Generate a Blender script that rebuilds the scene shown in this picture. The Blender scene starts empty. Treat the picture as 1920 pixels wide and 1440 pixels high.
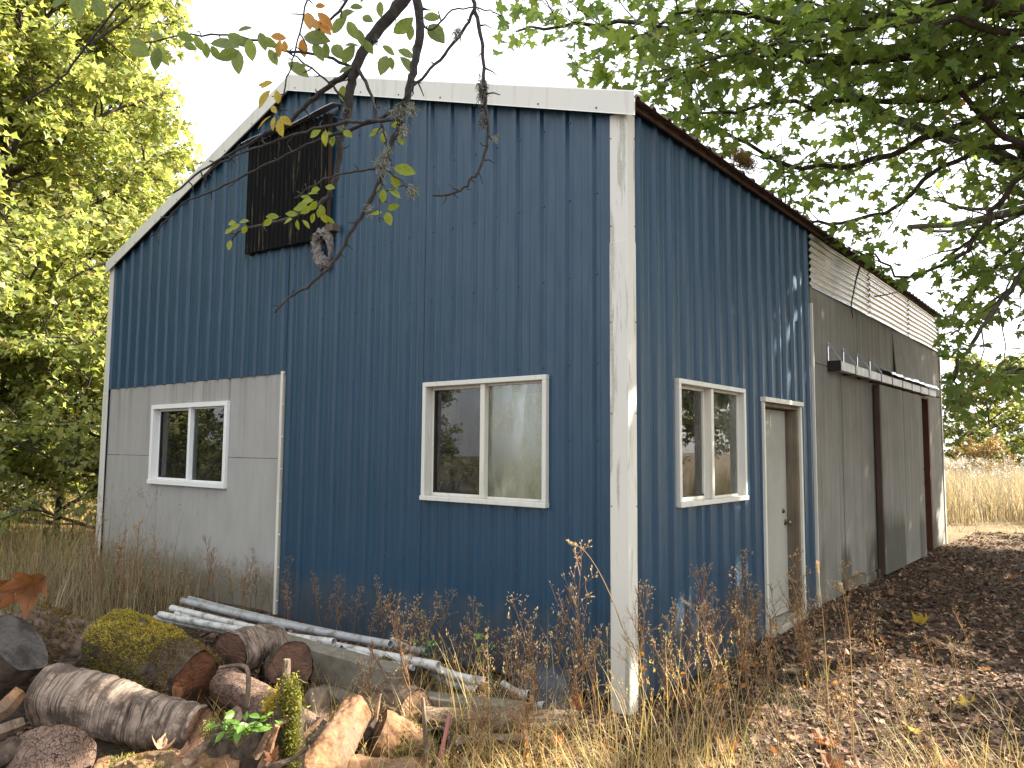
import bpy, bmesh, math, random
import numpy as np
from mathutils import Vector, Matrix

# ------------------------------------------------------------------ camera
SC = bpy.context.scene
COL = SC.collection
FPX, YAW, PITCH, ROLL = 1443.57, 0.678577, 0.083996, 0.007764
CAM = np.array([2.5907, -4.4201, 1.65])
_cf = np.array([-math.sin(YAW)*math.cos(PITCH), math.cos(YAW)*math.cos(PITCH), math.sin(PITCH)])
_cr = np.array([math.cos(YAW), math.sin(YAW), 0.0])
_cu = np.cross(_cr, _cf)
_r2 = _cr*math.cos(ROLL) + _cu*math.sin(ROLL)
_u2 = -_cr*math.sin(ROLL) + _cu*math.cos(ROLL)
cam_d = bpy.data.cameras.new('camera')
cam = bpy.data.objects.new('camera', cam_d)
COL.objects.link(cam)
cam_d.sensor_fit = 'HORIZONTAL'
cam_d.sensor_width = 36.0
cam_d.lens = FPX/1920*36
cam_d.clip_start = 0.05
cam_d.clip_end = 1500
M4 = Matrix.Identity(4)
for i in range(3):
    M4[i][0] = _r2[i]; M4[i][1] = _u2[i]; M4[i][2] = -_cf[i]; M4[i][3] = CAM[i]
cam.matrix_world = M4
SC.camera = cam

# ------------------------------------------------------------------ sky and sun
SUN = np.array([0.643, 0.766, 0.66]); SUN = SUN/np.linalg.norm(SUN)
EL = math.asin(SUN[2]); AZ = math.atan2(SUN[0], SUN[1])
W = bpy.data.worlds.new('World'); SC.world = W; W.use_nodes = True
wn = W.node_tree
bg = wn.nodes['Background']
sky = wn.nodes.new('ShaderNodeTexSky'); sky.sky_type = 'NISHITA'
sky.sun_disc = False
sky.sun_elevation = EL; sky.sun_rotation = AZ
sky.air_density = 0.6; sky.dust_density = 3.0; sky.ozone_density = 0.5
hs = wn.nodes.new('ShaderNodeHueSaturation'); hs.inputs['Saturation'].default_value = 0.45
wn.links.new(sky.outputs[0], hs.inputs['Color'])
hz = wn.nodes.new('ShaderNodeMix'); hz.data_type = 'RGBA'; hz.inputs[0].default_value = 0.72      # bright even summer haze over the whole sky
hz.inputs[7].default_value = (2.75, 2.80, 2.90, 1)
wn.links.new(hs.outputs[0], hz.inputs[6]); wn.links.new(hz.outputs[2], bg.inputs[0])
bg.inputs[1].default_value = 0.15
sl = bpy.data.lights.new('sun', 'SUN'); sl.energy = 5.0; sl.angle = math.radians(0.5); sl.color = (1.0, 0.91, 0.77)
so = bpy.data.objects.new('sun', sl); COL.objects.link(so)
so.rotation_euler = Vector(SUN).to_track_quat('Z', 'Y').to_euler()
so.location = (20, 24, 22)
SC.view_settings.view_transform = 'Standard'
SC.view_settings.look = 'None'
SC.view_settings.gamma = 1.0
SC.view_settings.exposure = 2.45

# ------------------------------------------------------------------ helpers
rng = np.random.default_rng(7)
random.seed(7)

def P(px, py, depth):
    """pixel of the 1920 px photograph + depth along the view axis -> world point"""
    return CAM + depth*(_cf + _r2*(px-960)/FPX + _u2*(720-py)/FPX)

def Pz(px, py, z):
    d = _cf + _r2*(px-960)/FPX + _u2*(720-py)/FPX
    return CAM + d*((z-CAM[2])/d[2])

def Px(px, py, x):
    d = _cf + _r2*(px-960)/FPX + _u2*(720-py)/FPX
    return CAM + d*((x-CAM[0])/d[0])

def proj(pts):
    d = np.asarray(pts, float) - CAM
    z = d@_cf
    zz = np.where(np.abs(z) < 1e-6, 1e-6, z)
    return 960+FPX*(d@_r2)/zz, 720-FPX*(d@_u2)/zz, z

def tag(o, label=None, cat=None, group=None, kind=None):
    if label: o['label'] = label
    if cat: o['category'] = cat
    if group: o['group'] = group
    if kind: o['kind'] = kind
    return o

def empty(name, loc=(0, 0, 0), label=None, cat=None, group=None):
    o = bpy.data.objects.new(name, None); COL.objects.link(o)
    o.location = loc; o.empty_display_size = 0.1
    return tag(o, label, cat, group)

def mk(name, V, F, mat=None, parent=None, smooth=False, rnd=None, rel=None):
    me = bpy.data.meshes.new(name)
    V = np.asarray(V, float)
    if rel is not None: V = V - np.asarray(rel, float)
    if isinstance(F, np.ndarray):
        n, k = F.shape
        me.vertices.add(len(V)); me.vertices.foreach_set('co', V.ravel())
        me.loops.add(n*k); me.loops.foreach_set('vertex_index', F.ravel().astype(np.int32))
        me.polygons.add(n)
        me.polygons.foreach_set('loop_start', np.arange(0, n*k, k, dtype=np.int32))
        me.update(calc_edges=True)
    else:
        me.from_pydata([tuple(v) for v in V], [], [tuple(f) for f in F])
        me.update()
    if rnd is not None:
        a = me.attributes.new('rnd', 'FLOAT', 'POINT')
        a.data.foreach_set('value', np.asarray(rnd, np.float32))
    if smooth: me.polygons.foreach_set('use_smooth', np.ones(len(me.polygons), bool))
    mats = mat if isinstance(mat, (list, tuple)) else [mat]
    for m in mats:
        if m: me.materials.append(m)
    o = bpy.data.objects.new(name, me); COL.objects.link(o)
    if parent: o.parent = parent
    return o

class MB:
    def __init__(s): s.v = []; s.f = []
    def add(s, V, F):
        n = len(s.v); s.v.extend([tuple(map(float, v)) for v in V]); s.f.extend([tuple(i+n for i in f) for f in F]); return s
    def box(s, a, b, ch=0.0):
        x0, y0, z0 = [min(a[i], b[i]) for i in range(3)]; x1, y1, z1 = [max(a[i], b[i]) for i in range(3)]
        if ch <= 0:
            V = [(x0,y0,z0),(x1,y0,z0),(x1,y1,z0),(x0,y1,z0),(x0,y0,z1),(x1,y0,z1),(x1,y1,z1),(x0,y1,z1)]
            F = [(3,2,1,0),(4,5,6,7),(0,1,5,4),(1,2,6,5),(2,3,7,6),(3,0,4,7)]
            return s.add(V, F)
        bm = bmesh.new(); bmesh.ops.create_cube(bm, size=1)
        for v in bm.verts:
            v.co = Vector(((x0+x1)/2+v.co.x*(x1-x0), (y0+y1)/2+v.co.y*(y1-y0), (z0+z1)/2+v.co.z*(z1-z0)))
        bmesh.ops.bevel(bm, geom=bm.edges[:], offset=ch, segments=1, affect='EDGES')
        bm.verts.index_update()
        s.add([v.co[:] for v in bm.verts], [[v.index for v in f.verts] for f in bm.faces]); bm.free(); return s
    def obox(s, p, q, w, h, up=(0, 0, 1)):
        """beam from p to q, width w sideways and h along up"""
        p = np.array(p, float); q = np.array(q, float); d = q-p; d /= np.linalg.norm(d)
        up = np.array(up, float); sd = np.cross(d, up); sd /= np.linalg.norm(sd); u = np.cross(sd, d)
        V = []
        for c in (p, q):
            for a, b in ((-1,-1),(1,-1),(1,1),(-1,1)): V.append(c+sd*a*w/2+u*b*h/2)
        return s.add(V, [(0,1,2,3),(7,6,5,4),(0,4,5,1),(1,5,6,2),(2,6,7,3),(3,7,4,0)])
    def tube(s, pts, rad, n=8, caps=True, jit=0.0):
        V, F = tube_arr(pts, rad, n, jit, caps); return s.add(V, F)
    def build(s, name, mat, parent=None, smooth=False, rel=None):
        return mk(name, s.v, s.f, mat, parent, smooth, rel=rel)

def tube_arr(pts, rad, n=8, jit=0.0, caps=True):
    pts = np.asarray(pts, float); m = len(pts)
    rad = np.broadcast_to(np.asarray(rad, float), (m,))
    t = np.gradient(pts, axis=0); t /= np.linalg.norm(t, axis=1)[:, None]+1e-12
    a = np.array([0, 0, 1.0]) if abs(t[0][2]) < 0.9 else np.array([1.0, 0, 0])
    s = np.cross(t[0], a); s /= np.linalg.norm(s)
    V = []
    for i in range(m):
        s = s - t[i]*(s@t[i]); s /= np.linalg.norm(s); u = np.cross(t[i], s)
        for k in range(n):
            an = 2*math.pi*k/n
            r = rad[i]*(1+(random.uniform(-jit, jit) if jit else 0))
            V.append(pts[i]+(s*math.cos(an)+u*math.sin(an))*r)
    F = []
    for i in range(m-1):
        for k in range(n):
            F.append((i*n+k, i*n+(k+1) % n, (i+1)*n+(k+1) % n, (i+1)*n+k))
    if caps:
        F.append(tuple(range(n))[::-1]); F.append(tuple((m-1)*n+k for k in range(n)))
    return V, F

def spline(ctrl, n=12):
    """Catmull-Rom through control rows (any columns)"""
    c = np.asarray(ctrl, float); c = np.vstack([2*c[0]-c[1], c, 2*c[-1]-c[-2]])
    out = []
    for i in range(1, len(c)-2):
        for k in range(n):
            t = k/n
            out.append(0.5*((2*c[i])+(-c[i-1]+c[i+1])*t+(2*c[i-1]-5*c[i]+4*c[i+1]-c[i+2])*t*t+(-c[i-1]+3*c[i]-3*c[i+1]+c[i+2])*t**3))
    out.append(c[-2]); return np.array(out)

def unit(v):
    v = np.asarray(v, float); return v/(np.linalg.norm(v, axis=-1, keepdims=True)+1e-12)

def scatter(tv, tf, pos, fwd, nrm, size, rnd=None):
    """many copies of a small template (x side, y forward, z normal) as one array mesh"""
    N = len(pos); f = unit(fwd); n = unit(nrm)
    s = unit(np.cross(f, n)); n = np.cross(s, f)
    size = np.broadcast_to(np.asarray(size, float), (N,))
    tv = np.asarray(tv, float)
    V = pos[:, None, :]+size[:, None, None]*(tv[None, :, 0:1]*s[:, None, :]+tv[None, :, 1:2]*f[:, None, :]+tv[None, :, 2:3]*n[:, None, :])
    F = (np.arange(N)*len(tv))[:, None, None]+np.asarray(tf)[None]
    R = np.repeat(rng.random(N) if rnd is None else rnd, len(tv))
    return V.reshape(-1, 3), F.reshape(-1, np.asarray(tf).shape[1]), R

def sstep(a, b, x):
    t = np.clip((x-a)/(b-a), 0, 1); return t*t*(3-2*t)

def vnoise(x, y, sc=1.0, seed=0):
    x = np.asarray(x, float)*sc+seed*17.3; y = np.asarray(y, float)*sc+seed*9.1
    return (np.sin(1.7*x+1.3*np.sin(1.1*y))+np.sin(2.3*y+1.7*np.sin(0.9*x))+0.5*np.sin(4.1*x-3.7*y))/2.5

def ground_z(x, y):
    x = np.asarray(x, float); y = np.asarray(y, float)
    b = 0.10*(1-np.exp(-(x*x+y*y)/9.0))*sstep(-3.5, -0.3, y)
    return b+0.018*vnoise(x, y, 1.6)*sstep(0.0, 0.6, np.abs(x)+np.abs(y)*0.2)+0.01*vnoise(x, y, 4.0, 3)-0.02

# ------------------------------------------------------------------ materials
class NT:
    def __init__(s, name):
        s.m = bpy.data.materials.new(name); s.m.use_nodes = True; s.t = s.m.node_tree
        s.b = s.t.nodes['Principled BSDF']; s.out = s.t.nodes['Material Output']; s._tc = None
    def n(s, ty, **kw):
        nd = s.t.nodes.new(ty)
        for k, v in kw.items(): setattr(nd, k, v)
        return nd
    def l(s, a, b): s.t.links.new(a, b)
    def tc(s, which='Object'):
        if s._tc is None: s._tc = s.n('ShaderNodeTexCoord')
        return s._tc.outputs[which]
    def mapp(s, scale=(1, 1, 1), loc=(0, 0, 0), src=None):
        mp = s.n('ShaderNodeMapping'); mp.inputs['Scale'].default_value = scale; mp.inputs['Location'].default_value = loc
        s.l(src or s.tc(), mp.inputs[0]); return mp.outputs[0]
    def noise(s, scale=5, detail=4, rough=0.55, vec=None, dist=0.0):
        nd = s.n('ShaderNodeTexNoise'); nd.inputs['Scale'].default_value = scale; nd.inputs['Detail'].default_value = detail
        nd.inputs['Roughness'].default_value = rough; nd.inputs['Distortion'].default_value = dist
        s.l(vec or s.tc(), nd.inputs['Vector']); return nd.outputs['Fac']
    def ramp(s, fac, stops, interp='LINEAR'):
        r = s.n('ShaderNodeValToRGB'); r.color_ramp.interpolation = interp
        e = r.color_ramp.elements
        while len(e) < len(stops): e.new(0.5)
        for i, (p, c) in enumerate(stops):
            e[i].position = p; e[i].color = (c[0], c[1], c[2], 1) if isinstance(c, (tuple, list)) else (c, c, c, 1)
        s.l(fac, r.inputs[0]); return r.outputs[0]
    def mix(s, fac, a, b, mode='MIX'):
        m = s.n('ShaderNodeMix', data_type='RGBA', blend_type=mode)
        for i, v in ((0, fac), (6, a), (7, b)):
            if hasattr(v, 'is_linked') or hasattr(v, 'links'): s.l(v, m.inputs[i])
            elif isinstance(v, (tuple, list)): m.inputs[i].default_value = (v[0], v[1], v[2], 1)
            else: m.inputs[i].default_value = v
        return m.outputs[2]
    def math(s, op, a, b=None):
        m = s.n('ShaderNodeMath', operation=op)
        for i, v in ((0, a), (1, b)):
            if v is None: continue
            if hasattr(v, 'links'): s.l(v, m.inputs[i])
            else: m.inputs[i].default_value = v
        return m.outputs[0]
    def bump(s, h, strength=0.3, dist=0.01):
        b = s.n('ShaderNodeBump'); b.inputs['Strength'].default_value = strength; b.inputs['Distance'].default_value = dist
        s.l(h, b.inputs['Height']); s.l(b.outputs[0], s.b.inputs['Normal']); return b.outputs[0]
    def col(s, c):
        if hasattr(c, 'links'): s.l(c, s.b.inputs['Base Color'])
        else: s.b.inputs['Base Color'].default_value = (c[0], c[1], c[2], 1)
        return s
    def set(s, rough=None, metal=None, spec=None):
        for k, v in (('Roughness', rough), ('Metallic', metal), ('Specular IOR Level', spec)):
            if v is None: continue
            if hasattr(v, 'links'): s.l(v, s.b.inputs[k])
            else: s.b.inputs[k].default_value = v
        return s

def sep(nt, vec=None):
    sp = nt.n('ShaderNodeSeparateXYZ'); nt.l(vec or nt.tc(), sp.inputs[0]); return sp.outputs

def m_blue(name, weather):
    t = NT(name)
    g = t.noise(1.3, 4); streak = t.noise(3, 5, vec=t.mapp((14, 14, 0.5)))
    c = t.mix(t.ramp(g, [(0.3, 0.0), (0.75, 1.0)]), (0.003, 0.031, 0.066), (0.006, 0.039, 0.078))
    c = t.mix(t.math('MULTIPLY', t.ramp(streak, [(0.52, 0.0), (0.85, 1.0)]), weather), c, (0.14, 0.19, 0.22))
    sp = t.noise(38, 2); pa = t.noise(1.1, 2)
    spot = t.math('MULTIPLY', t.ramp(sp, [(0.74, 0.0), (0.78, 1.0)]), t.ramp(pa, [(0.52, 0.0), (0.62, 1.0)]))
    c = t.mix(t.math('MULTIPLY', spot, 0.55), c, (0.30, 0.32, 0.31))
    oi = t.n('ShaderNodeObjectInfo'); c = t.mix(t.math('MULTIPLY', oi.outputs['Random'], 0.28), c, (0.012, 0.048, 0.082))
    zz = sep(t)[2]
    mud = t.ramp(t.math('SUBTRACT', zz, t.math('MULTIPLY', t.noise(5, 5, 0.7), 0.7)), [(0.0, 0.35), (0.22, 0.0)])
    c = t.mix(mud, c, (0.085, 0.075, 0.06))
    t.col(c)
    rg = t.noise(5, 4, vec=t.mapp((3, 3, 0.6)))
    t.set(rough=t.ramp(rg, [(0.3, 0.38), (0.75, 0.52)]), spec=0.5)
    t.bump(t.noise(1.6, 2, vec=t.mapp((2.2, 2.2, 0.8))), 0.20, 0.05)
    return t.m

def m_white(name, algae=0.0, base=(0.54, 0.53, 0.475)):
    t = NT(name)
    a = t.noise(3.2, 6, 0.62, vec=t.mapp((5.0, 5.0, 0.42)))
    b = t.noise(90, 4, 0.7)
    f = t.math('MULTIPLY', t.ramp(a, [(0.54, 0.0), (0.60, 0.8), (0.75, 1.0)]), t.ramp(b, [(0.30, 0.45), (0.60, 1.0)]))
    c = t.mix(t.math('MULTIPLY', f, algae), base, (0.22, 0.21, 0.14))
    c = t.mix(t.math('MULTIPLY', t.ramp(t.noise(2.0, 3), [(0.4, 0.0), (0.8, 1.0)]), 0.25), c, (0.46, 0.45, 0.40))
    t.col(c).set(rough=0.45)
    return t.m

def m_ply(name, c0, c1, c2, sx=30, sz=0.5, bump=0.25, algae=0.0, drip=0.0):
    t = NT(name)
    s1 = t.noise(1.0, 6, 0.6, vec=t.mapp((sx, sx, sz)))
    s2 = t.noise(2.2, 4)
    c = t.mix(t.ramp(s1, [(0.30, 0.0), (0.70, 1.0)]), c0, c1)
    c = t.mix(t.math('MULTIPLY', t.ramp(s2, [(0.45, 0.0), (0.75, 1.0)]), 0.5), c, c2)
    if algae:
        z = sep(t)[2]
        lo = t.ramp(t.math('SUBTRACT', z, t.math('MULTIPLY', t.noise(2.4, 5, vec=t.mapp((1, 1.2, 0.25))), 0.9)), [(0.0, 1.0), (0.22, 0.0)])
        k = t.ramp(t.noise(0.8, 3, vec=t.mapp((1, 1, 0.1))), [(0.47, 0.0), (0.56, 1.0)])
        c = t.mix(t.math('MULTIPLY', t.math('MULTIPLY', lo, k), algae), c, (0.035, 0.035, 0.018))
    if drip:
        zz = sep(t)[2]; st = t.noise(1.0, 4, 0.6, vec=t.mapp((11, 11, 0.25)))
        dn = t.math('MULTIPLY', t.ramp(st, [(0.48, 0.0), (0.66, 1.0)]), t.ramp(t.math('MULTIPLY', zz, 0.4), [(0.55, 0.0), (0.95, 1.0)]))
        c = t.mix(t.math('MULTIPLY', dn, drip), c, (0.16, 0.145, 0.115))
        md = t.ramp(t.math('SUBTRACT', zz, t.math('MULTIPLY', t.noise(6, 5, 0.7), 0.6)), [(0.0, 0.8), (0.25, 0.0)])
        c = t.mix(md, c, (0.13, 0.115, 0.08))
    t.col(c).set(rough=0.85, spec=0.2)
    t.bump(s1, bump, 0.004)
    return t.m

def m_plain(name, c, rough=0.6, metal=0.0, var=0.25, sc=8, bump=0.0):
    t = NT(name)
    n = t.noise(sc, 5)
    d = tuple(x*(1-var) for x in c); e = tuple(min(1, x*(1+var)) for x in c)
    t.col(t.mix(t.ramp(n, [(0.3, 0.0), (0.7, 1.0)]), d, e)).set(rough=rough, metal=metal)
    if bump: t.bump(t.noise(sc*4, 4), bump, 0.004)
    return t.m

def m_glass(name, dirt=0.1, dcol=(0.35, 0.33, 0.28), rough=0.01):
    t = NT(name); t.t.nodes.remove(t.b)
    tr = t.n('ShaderNodeBsdfTransparent'); tr.inputs[0].default_value = (0.86, 0.90, 0.88, 1)
    gl = t.n('ShaderNodeBsdfGlossy'); gl.inputs['Roughness'].default_value = rough
    fr = t.n('ShaderNodeFresnel'); fr.inputs[0].default_value = 1.62
    mx = t.n('ShaderNodeMixShader'); t.l(fr.outputs[0], mx.inputs[0]); t.l(tr.outputs[0], mx.inputs[1]); t.l(gl.outputs[0], mx.inputs[2])
    df = t.n('ShaderNodeBsdfDiffuse'); df.inputs[0].default_value = (*dcol, 1)
    f1 = t.noise(6, 5, 0.65, vec=t.mapp((1.5, 1.5, 0.7))); f2 = t.noise(70, 3)
    f = t.math('MULTIPLY', t.math('ADD', t.ramp(f1, [(0.42, 0.15), (0.75, 1.0)]), t.ramp(f2, [(0.68, 0.0), (0.74, 1.2)])), dirt)
    m2 = t.n('ShaderNodeMixShader'); t.l(f, m2.inputs[0]); t.l(mx.outputs[0], m2.inputs[1]); t.l(df.outputs[0], m2.inputs[2])
    t.l(m2.outputs[0], t.out.inputs[0]); return t.m

def m_leaf(name, stops, tcol_gain=1.9, trans=0.42, rough=0.45, holes=0.0, veins=False):
    """leaf colours picked per leaf; partly translucent"""
    t = NT(name)
    at = t.n('ShaderNodeAttribute', attribute_name='rnd'); oi = t.n('ShaderNodeObjectInfo')
    r = t.math('FRACT', t.math('ADD', at.outputs['Fac'], oi.outputs['Random']))
    c = t.ramp(r, stops)
    c = t.mix(0.35, c, t.mix(1.0, c, t.ramp(t.noise(9, 4), [(0.3, 0.45), (0.7, 1.5)]), 'MULTIPLY'))
    t.col(c).set(rough=rough, spec=0.35)
    tl = t.n('ShaderNodeBsdfTranslucent')
    cc = t.mix(1.0, c, (tcol_gain, tcol_gain*0.95, tcol_gain*(0.55 if veins is False else 0.95)), 'MULTIPLY')
    t.l(cc, tl.inputs[0])
    mx = t.n('ShaderNodeMixShader'); mx.inputs[0].default_value = trans
    t.l(t.b.outputs[0], mx.inputs[1]); t.l(tl.outputs[0], mx.inputs[2]); t.l(mx.outputs[0], t.out.inputs[0])
    return t.m

MAT = {}
MAT['blue'] = m_blue('blue_steel', 0.10)
MAT['blue_old'] = m_blue('blue_steel_older', 0.22)
MAT['white'] = m_white('white_trim', 0.25)
MAT['white_dirty'] = m_white('white_trim_algae', 0.9)
MAT['white_clean'] = m_white('white_vinyl', 0.0, (0.66, 0.66, 0.64))
MAT['cream'] = m_white('cream_aluminium', 0.35, (0.55, 0.53, 0.45))
MAT['grey_ply'] = m_ply('grey_painted_plywood', (0.27, 0.264, 0.244), (0.31, 0.303, 0.284), (0.24, 0.233, 0.214), 9, 2.0, 0.35, drip=0.6)
MAT['brown_ply'] = m_ply('weathered_plywood', (0.145, 0.135, 0.115), (0.26, 0.248, 0.22), (0.115, 0.104, 0.086), 26, 0.35, 0.3, algae=0.7)
MAT['door'] = m_ply('door_paint', (0.30, 0.295, 0.26), (0.35, 0.34, 0.30), (0.21, 0.20, 0.14), 4, 0.6, 0.05)
MAT['wood_dark'] = m_ply('dark_wood', (0.05, 0.032, 0.022), (0.085, 0.052, 0.036), (0.03, 0.022, 0.017), 30, 0.8)
MAT['wood_jamb'] = m_ply('jamb_wood', (0.10, 0.075, 0.05), (0.20, 0.165, 0.115), (0.03, 0.025, 0.02), 20, 0.9)
MAT['wood_red'] = m_ply('red_brown_board', (0.085, 0.035, 0.022), (0.13, 0.055, 0.033), (0.06, 0.025, 0.018), 8, 0.5)
MAT['roof'] = m_plain('brown_roof', (0.085, 0.055, 0.045), 0.7, 0, 0.35, 6)
MAT['screw'] = m_plain('screw', (0.03, 0.05, 0.07), 0.5)
MAT['screw_white'] = m_plain('screw_white', (0.6, 0.6, 0.58), 0.5)
MAT['dark'] = m_plain('interior_dark', (0.06, 0.05, 0.042), 0.9)
MAT['interior_warm'] = m_plain('interior_boards', (0.16, 0.10, 0.07), 0.9, sc=3)
MAT['pale_board'] = m_plain('pale_green_board', (0.50, 0.50, 0.38), 0.8, 0, 0.12, 3)
MAT['screen'] = m_plain('insect_screen', (0.03, 0.027, 0.024), 0.9)
MAT['vent'] = None
MAT['glass'] = m_glass('window_glass', 0.05)
MAT['glass_dirty'] = m_glass('dirty_glass', 0.20, (0.42, 0.41, 0.32))
MAT['glass_boardlight'] = m_glass('grime_boardlight_glass', 0.62, (0.40, 0.40, 0.30), 0.12)  # grime made heavier and paler to stand in for light on the board behind
MAT['glass_dusty'] = m_glass('dusty_glass', 0.14, (0.32, 0.29, 0.26))
MAT['black_metal'] = m_plain('black_metal', (0.02, 0.018, 0.016), 0.45, 0.6)
MAT['brass'] = m_plain('tarnished_brass', (0.20, 0.15, 0.09), 0.4, 0.9)
def m_galv():
    t = NT('galvanised_steel')
    n = t.noise(3.0, 5, 0.6, vec=t.mapp((1, 0.5, 3))); v = t.noise(1.1, 3)
    c = t.mix(t.ramp(n, [(0.35, 0.0), (0.7, 1.0)]), (0.34, 0.37, 0.42), (0.50, 0.53, 0.58))
    c = t.mix(t.math('MULTIPLY', t.ramp(v, [(0.55, 0.0), (0.7, 1.0)]), 0.4), c, (0.30, 0.21, 0.17))
    t.col(c).set(rough=t.ramp(n, [(0.3, 0.16), (0.8, 0.32)]), metal=0.6); t.bump(t.noise(2.5, 3), 0.25, 0.03); return t.m
MAT['galv'] = m_galv()
def m_vent():
    t = NT('dark_fibreglass')
    s = t.noise(1.0, 5, 0.7, vec=t.mapp((24, 24, 1.3)))
    c = t.mix(t.ramp(s, [(0.58, 0.0), (0.72, 1.0)]), (0.004, 0.004, 0.004), (0.15, 0.135, 0.065))
    t.col(c).set(rough=0.7, spec=0.1); return t.m
MAT['vent'] = m_vent()
# ------------------------------------------------------------------ ground
def build_ground():
    a = np.concatenate([np.linspace(-260, -40, 12)[:-1], np.linspace(-40, -12, 15)[:-1], np.linspace(-12, 6, 181)[:-1], np.linspace(6, 40, 18)[:-1], np.linspace(40, 260, 12)])
    b = np.concatenate([np.linspace(-120, -20, 8)[:-1], np.linspace(-20, -5, 10)[:-1], np.linspace(-5, 16, 211)[:-1], np.linspace(16, 60, 30)[:-1], np.linspace(60, 400, 12)])
    X, Y = np.meshgrid(a, b); Z = ground_z(X, Y)
    V = np.stack([X, Y, Z], -1).reshape(-1, 3); nx = len(a); ny = len(b)
    i, j = np.meshgrid(np.arange(nx-1), np.arange(ny-1)); k = (j*nx+i).ravel()
    F = np.stack([k, k+1, k+nx+1, k+nx], -1)
    t = NT('ground_soil')
    n1 = t.noise(2.2, 6, 0.7); n2 = t.noise(14, 6, 0.75); n3 = t.noise(0.35, 3)
    v = t.n('ShaderNodeTexVoronoi'); v.inputs['Scale'].default_value = 22; t.l(t.tc(), v.inputs['Vector'])
    c = t.mix(t.ramp(n2, [(0.3, 0.0), (0.7, 1.0)]), (0.032, 0.021, 0.015), (0.105, 0.072, 0.048))
    c = t.mix(0.35, c, t.mix(1.0, c, v.outputs['Color'], 'MULTIPLY'))
    c = t.mix(t.math('MULTIPLY', t.ramp(n1, [(0.5, 0.0), (0.7, 1.0)]), 0.55), c, (0.15, 0.115, 0.07))
    xyz = sep(t)
    far = t.ramp(t.math('MULTIPLY', xyz[1], 0.05), [(0.45, 0.0), (0.62, 1.0)])
    c = t.mix(far, c, t.mix(n2, (0.15, 0.105, 0.06), (0.23, 0.175, 0.10)))
    lf = t.ramp(t.math('MULTIPLY', t.math('ADD', xyz[0], 12), 0.1), [(0.2, 1.0), (0.75, 0.0)])
    c = t.mix(t.math('MULTIPLY', lf, 0.6), c, (0.12, 0.105, 0.05))
    t.col(c).set(rough=0.95, spec=0.1); t.bump(t.math('ADD', n2, v.outputs['Distance']), 0.7, 0.03)
    return tag(mk('ground', V, F, t.m, smooth=True), kind='structure')
build_ground()

# ------------------------------------------------------------------ the building
BW, BL, PKX, SLOPE = 7.6, 10.62, -3.8, 0.3385
def gable(x): return 5.186-SLOPE*abs(x-PKX)
BLD = empty('workshop_building', (0, 0, 0), 'blue ribbed metal workshop with white trim, gable end and weathered plywood rear half', 'building')

def amap(ax, u, w, z):
    if ax == 'f': return (u, -w, z)
    if ax == 's': return (w, u, z)
    if ax == 'l': return (-BW-w, u, z)
    return (u, BL+w, z)
def abox(mb, ax, u0, u1, w0, w1, z0, z1, ch=0.0):
    return mb.box(amap(ax, u0, w0, z0), amap(ax, u1, w1, z1), ch)

def rib_profile(u0, u1, start, pitch=0.2286, h=0.025):
    pts = []
    k = math.floor((u0-start)/pitch)-1
    c = start+k*pitch
    while c < u1+pitch:
        for du, w in ((-0.031, 0), (-0.014, h), (0.014, h), (0.031, 0)): pts.append((c+du, w))
        for m in (0.0762, 0.1524):
            for du, w in ((-0.014, 0), (-0.007, 0.0016), (0.007, 0.0016), (0.014, 0)): pts.append((c+m+du, w))
        c += pitch
    pts = np.array(pts); pts = pts[np.argsort(pts[:, 0])]
    us = [u0]+[p for p in pts[:, 0] if u0+1e-4 < p < u1-1e-4]+[u1]
    return pts, us

def rib_sheet(name, ax, u0, u1, z0, top, holes, mat, parent, start, off=0.0, wave=0.0, seed=0, screws=()):
    pts, us = rib_profile(u0, u1, start)
    for h in holes: us += [x for x in (h[0], h[1]) if u0 < x < u1]
    us = sorted(set(round(x, 5) for x in us))
    V, F = [], []
    def w(u, z): return off+float(np.interp(u, pts[:, 0], pts[:, 1]))+wave*float(vnoise(u*1.3, z*1.1, 1.0, seed))
    for a, b in zip(us[:-1], us[1:]):
        m = (a+b)/2; iv = [(None, None)]
        segs = [[('z', z0), ('t', 0)]]
        zs = [z0]
        for h in sorted(holes, key=lambda q: q[2]):
            if h[0] < m < h[1]: segs[-1][1] = ('z', h[2]); segs.append([('z', h[3]), ('t', 0)])
        for lo, hi in segs:
            def val(q, u): return q[1] if q[0] == 'z' else top(u)
            if val(hi, m)-val(lo, m) < 0.01: continue
            n = max(1, int((val(hi, m)-val(lo, m))/0.45)) if wave else 1
            for i in range(n):
                t0, t1 = i/n, (i+1)/n; q = len(V)
                for u, t in ((a, t0), (b, t0), (b, t1), (a, t1)):
                    z = val(lo, u)*(1-t)+val(hi, u)*t
                    V.append(amap(ax, u, w(u, z), z))
                F.append((q, q+1, q+2, q+3))
    o = mk(name, V, F, mat, parent)
    if screws:
        mb = MB(); c = start+0.0381
        k = math.ceil((u0-c)/0.2286)
        while c+k*0.2286 < u1-0.01:
            u = c+k*0.2286; k += 1
            for z in screws:
                zz = z+random.uniform(-0.006, 0.006)
                if zz > top(u)-0.04 or any(h[0]-.05 < u < h[1]+.05 and h[2]-.03 < zz < h[3]+.03 for h in holes) or zz < z0+.02: continue
                ww = w(u, zz)
                p = np.array(amap(ax, u, ww-0.001, zz)); q = np.array(amap(ax, u, ww+0.006, zz))
                mb.tube([p, q], [0.0105, 0.008], 6)
        if mb.v: tag(mb.build('screws', MAT['screw'], o), kind='stuff')
    return o

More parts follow.
